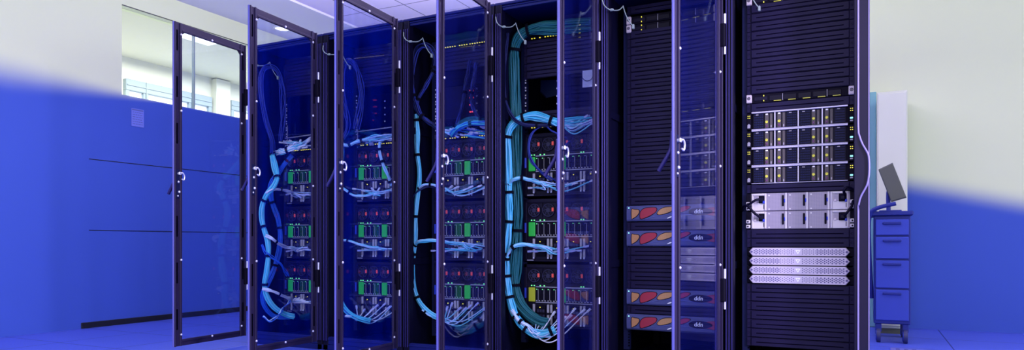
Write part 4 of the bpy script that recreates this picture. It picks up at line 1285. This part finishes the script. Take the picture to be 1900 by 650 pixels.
bundle('thin deep blue cable loops on the upper left side of the second rack',
       [(662, 240, 3.68), (668, 190, 3.68), (668, 150, 3.68), (660, 122, 3.67), (648, 112, 3.66), (637, 128, 3.65), (634, 165, 3.64), (640, 200, 3.65), (644, 235, 3.66), (636, 258, 3.65)], 8, 0.020, 0.0034, ['navyb'], weave=.7)

# first rack
bundle('light cyan cable trunk bowed along the left side of the first rack',
       [(505, 288, 3.60), (510, 310, 3.57), (514, 330, 3.53), (508, 346, 3.50), (495, 362, 3.48), (487, 382, 3.475), (486, 405, 3.475), (490, 425, 3.475), (497, 448, 3.48), (498, 475, 3.48), (495, 505, 3.48), (491, 528, 3.48), (495, 550, 3.49), (508, 570, 3.53), (528, 583, 3.60), (545, 588, 3.66)],
       16, 0.024, 0.0048, ['cyan2', 'cyan'], (0.0, 0.16, 0.30, 0.44, 0.60, 0.75), flat=0.8)
bundle('deep blue cable trunk crossing behind the light one in the first rack',
       [(542, 288, 3.70), (528, 304, 3.67), (516, 322, 3.63), (505, 340, 3.60), (502, 362, 3.60), (508, 386, 3.62), (516, 410, 3.63), (520, 440, 3.64), (518, 468, 3.63), (508, 500, 3.58), (496, 525, 3.55), (487, 548, 3.54), (492, 570, 3.56), (510, 588, 3.62), (538, 590, 3.68)],
       14, 0.022, 0.0050, ['blue'], (0.04, 0.28, 0.42, 0.62), flat=0.8)
bundle('thick white cable bundle with plugs at the switch of the first rack',
       [(504, 288, 3.655), (514, 284, 3.64), (530, 280, 3.64), (546, 274, 3.66)], 24, 0.024, 0.0046, ['pale', 'white', 'cyan2'], (0.18, 0.75), fan(520, 272, 584, 262, 24, 9, 3.73), 'white', flat=0.8)
bundle('white cable branch to the top blade chassis of the first rack',
       [(494, 358, 3.47), (504, 352, 3.48), (520, 352, 3.56), (540, 356, 3.68)], 8, 0.011, 0.0040, ['white', 'pale'], (0.5,), fan(535, 362, 586, 360, 8, 5), 'plug')
bundle('white cable branch to the middle blade chassis of the first rack',
       [(494, 438, 3.46), (504, 443, 3.46), (516, 452, 3.52), (530, 459, 3.61), (545, 461, 3.69)], 9, 0.013, 0.0040, ['white', 'pale'], (0.35,), fan(535, 464, 586, 462, 9, 4), 'plug')
bundle('white cable branch to the bottom blade chassis of the first rack',
       [(488, 538, 3.46), (500, 539, 3.47), (515, 545, 3.53), (530, 552, 3.61), (540, 555, 3.69)], 9, 0.012, 0.0038, ['white', 'pale'], (0.45,), fan(538, 556, 586, 564, 9, 5), 'white')
bundle('thin blue cable loops high on the left side of the first rack',
       [(521, 262, 3.66), (524, 220, 3.66), (526, 175, 3.66), (522, 145, 3.65), (512, 128, 3.62), (498, 124, 3.58), (486, 134, 3.53), (484, 165, 3.50), (488, 200, 3.50), (496, 235, 3.53), (504, 262, 3.56), (505, 284, 3.59)], 7, 0.020, 0.0034, ['navyb'], weave=.7)
bundle('thin blue cables drooping below the light trunk of the first rack',
       [(486, 455, 3.46), (494, 470, 3.46), (510, 482, 3.50), (524, 495, 3.56), (534, 512, 3.62)], 4, 0.012, 0.0030, ['blue'], weave=.8)
bundle('thin pale cables drooping at the bottom of the first rack',
       [(488, 588, 3.48), (500, 596, 3.48), (514, 588, 3.50), (526, 572, 3.58), (538, 558, 3.66)], 3, 0.008, 0.0030, ['pale', 'blue'], weave=.8)

# ------------------------------------------------------------------ things behind on the right
cp = P(1627, 600, 6.25)
cb = thing('storage_cabinet', 'tall pale grey cabinet standing behind the monitor at the right', 'cabinet', (cp.x, 6.13, 0))
hc = P(1627, 172, 6.13).z
MB().box(0, 0, 0.04, 0.20, 0.42, hc, 0.004).build('carcass', 'cab', cb)
MB().box(0.006, -0.016, 0.06, 0.194, 0.0, hc - 0.015, 0.003).build('cabinet_door', 'cab', cb)
MB().box(0, 0.01, 0, 0.20, 0.41, 0.04).build('plinth', 'monitor', cb)
ta, tb = P(1606, 172, YB - 0.05), P(1626, 172, YB - 0.05)
st(MB().box(ta.x, YB - 0.05, 0, tb.x, YB, ta.z, 0.004).build('trim_6', mat('teal_lit_trim', (0.20, 0.46, 0.52), 0.6)))  # added post, the green light on this strip put into its colour
c0 = P(1621, 600, 5.55); c1 = P(1690, 600, 5.55)
W_ = c1.x - c0.x
ct = thing('equipment_cart', 'dark blue drawer cart on casters at the right behind the racks', 'cart', (c0.x, 5.55, 0))
TZ = P(1660, 392, 5.55).z
cb_ = MB().box(0.0, 0, 0.13, W_, 0.45, TZ - 0.03, 0.006)
cb_.build('cart_body', 'cart', ct)
MB().box(-0.015, -0.02, TZ - 0.03, W_ + 0.015, 0.47, TZ, 0.006).build('cart_top', 'cart', ct)
dzs = [0.15, 0.37, 0.57, 0.73, TZ - 0.05]
for i in range(4):
    dr = MB().box(0.012, -0.014, dzs[i] + 0.006, W_ - 0.012, 0.0, dzs[i + 1] - 0.006, 0.004).build('drawer', 'cartl', ct)
    MB().box(W_ * .25, -0.026, dzs[i + 1] - 0.04, W_ * .75, -0.014, dzs[i + 1] - 0.025, 0.003).build('handle', 'cart', dr)
for x in (0.03, W_ - 0.03):
    for y in (0.03, 0.40):
        w = MB().cyl((x - 0.012, y, 0.05), (x + 0.012, y, 0.05), 0.05, 18)
        cs = w.build('caster', 'rubber', ct)
        MB().ring((x - 0.013, y, 0.05), (1, 0, 0), 0.034, 0.005, 18).build('wheel_rim', 'cartl', cs)
        MB().box(x - 0.018, y - 0.02, 0.075, x + 0.018, y + 0.02, 0.13, 0.003).build('caster_fork', 'cart', cs)
# curved push bar at the left of the cart
MB().tube(spline([(-0.012, 0.05, 0.30), (-0.03, 0.0, 0.70), (-0.025, -0.02, TZ - 0.03), (0.02, -0.03, TZ + 0.02), (W_ * .6, -0.03, TZ + 0.05)], 0.02), 0.014, 8).build('push_bar', 'cart', ct)
mc = P(1655, 340, 5.72)
mo = thing('monitor', 'dark grey flat monitor tilted on its stand on the cart at the right', 'monitor', mc)
hw2, hh2 = 0.115, 0.115
_ml = (P(1630, 315, 5.72) - mc, P(1656, 302.5, 5.72) - mc, P(1682, 367, 5.72) - mc, P(1654, 375, 5.72) - mc)
sc_ = MB()
vs = [(v.x, -0.015, v.z) for v in _ml] + [(v.x * .97, 0.0, v.z * .97) for v in _ml] + [(v.x, 0.035, v.z) for v in _ml]
sc_.add([(v.x * .94, -0.022, v.z * .94) for v in _ml] + vs, [(0, 1, 2, 3)] + [(a * 4 + q, a * 4 + (q + 1) % 4, a * 4 + 4 + (q + 1) % 4, a * 4 + 4 + q) for a in range(3) for q in range(4)] + [(15, 14, 13, 12)])
sc_.build('display_case', 'monitor', mo)
b_ = TZ - mc.z
MB().tube(spline([(0.0, 0.04, -0.02), (-0.02, 0.06, -0.06), (-0.02, 0.05, b_ + 0.012)], 0.01), 0.014, 8).box(-0.08, -0.01, b_ + 0.002, 0.06, 0.12, b_ + 0.014, 0.004).build('stand', 'cart', mo)
# perforated floor tile right of the racks
pv = P(1655, 628, 4.9)
vt = thing('vent_tile', 'perforated floor tile beside the cart at the right', 'floor tile', (0.12, 4.55, 0.0))
MB().box(0, 0, 0.001, 0.59, 0.72, 0.006, 0.002).build('plate', mat('vent_plate', (0.20, 0.20, 0.62), 0.45), vt)
hl = MB()
for i in range(12):
    for j in range(18):
        if i % 4 == 3: continue
        hl.box(0.03 + i * 0.046, 0.03 + j * 0.038, 0.0058, 0.052 + i * 0.046, 0.044 + j * 0.038, 0.0066)
hl.build('grille', mat('vent_holes', (0.03, 0.035, 0.2), 0.6), vt)

# ------------------------------------------------------------------ light
w = bpy.data.worlds.new('world'); S.world = w; w.use_nodes = True
bg = w.node_tree.nodes['Background']
bg.inputs[0].default_value = (1.0, 0.99, 0.92, 1); bg.inputs[1].default_value = 1.7
def area(name, loc, target, size, power, col, sy=None):
    l = bpy.data.lights.new(name, 'AREA'); l.energy = power; l.color = col
    l.shape = 'RECTANGLE'; l.size = size; l.size_y = sy or size
    o = bpy.data.objects.new(name, l); COL.objects.link(o)
    o.location = loc
    d = Vector(target) - Vector(loc)
    o.rotation_euler = d.to_track_quat('-Z', 'Y').to_euler()
    return o
def spread(o, deg): o.data.spread = math.radians(deg); return o
spread(area('aisle_lamp_blue', (-2.6, 1.2, 2.6), (-2.6, 3.5, 1.0), 0.4, 10, (0.15, 0.25, 1.0), 2.4), 70)
spread(area('aisle_lamp_violet', (-0.1, 1.0, 2.6), (-0.3, 3.5, 0.9), 0.4, 5, (0.6, 0.5, 1.0), 1.4), 60)
spread(area('side_fill_violet', (2.2, 1.6, 1.9), (-1.5, 3.2, 0.9), 0.5, 42, (0.72, 0.62, 1.0), 1.6), 80)  # unseen violet fill, added to light the inner door faces
spread(area('wall_fill_left', (XWALL + 1.5, 2.0, 2.76), (XWALL, 2.8, 1.2), 0.3, 24, (1.0, 0.95, 0.66), 4.5), 150)  # unseen wash added to brighten the left wall
spread(area('wall_fill_right', (1.6, 4.6, 2.76), (1.2, YB, 1.3), 0.3, 13, (1.0, 0.96, 0.66), 2.0), 150)  # unseen fill put in to lift the back wall
area('far_room_lamp', (XWALL - 1.1, 6.3, 2.80), (XWALL - 1.1, 6.3, 0), 1.2, 190, (1.0, 0.97, 0.86), 4.5)
area('ceiling_fill', (-1.8, 4.15, 2.14), (-1.8, 4.15, 4), 0.5, 150, (1.0, 0.96, 0.94), 3.4).rotation_euler = (PI, 0, PI / 2)  # fill added out of sight above the racks to brighten the ceiling

vs_ = S.view_settings
S.display_settings.display_device = 'sRGB'
vs_.view_transform = 'Standard'; vs_.look = 'None'; vs_.exposure = 0; vs_.gamma = 1; vs_.use_curve_mapping = False
try: S.cycles.use_denoising = True
except Exception: pass
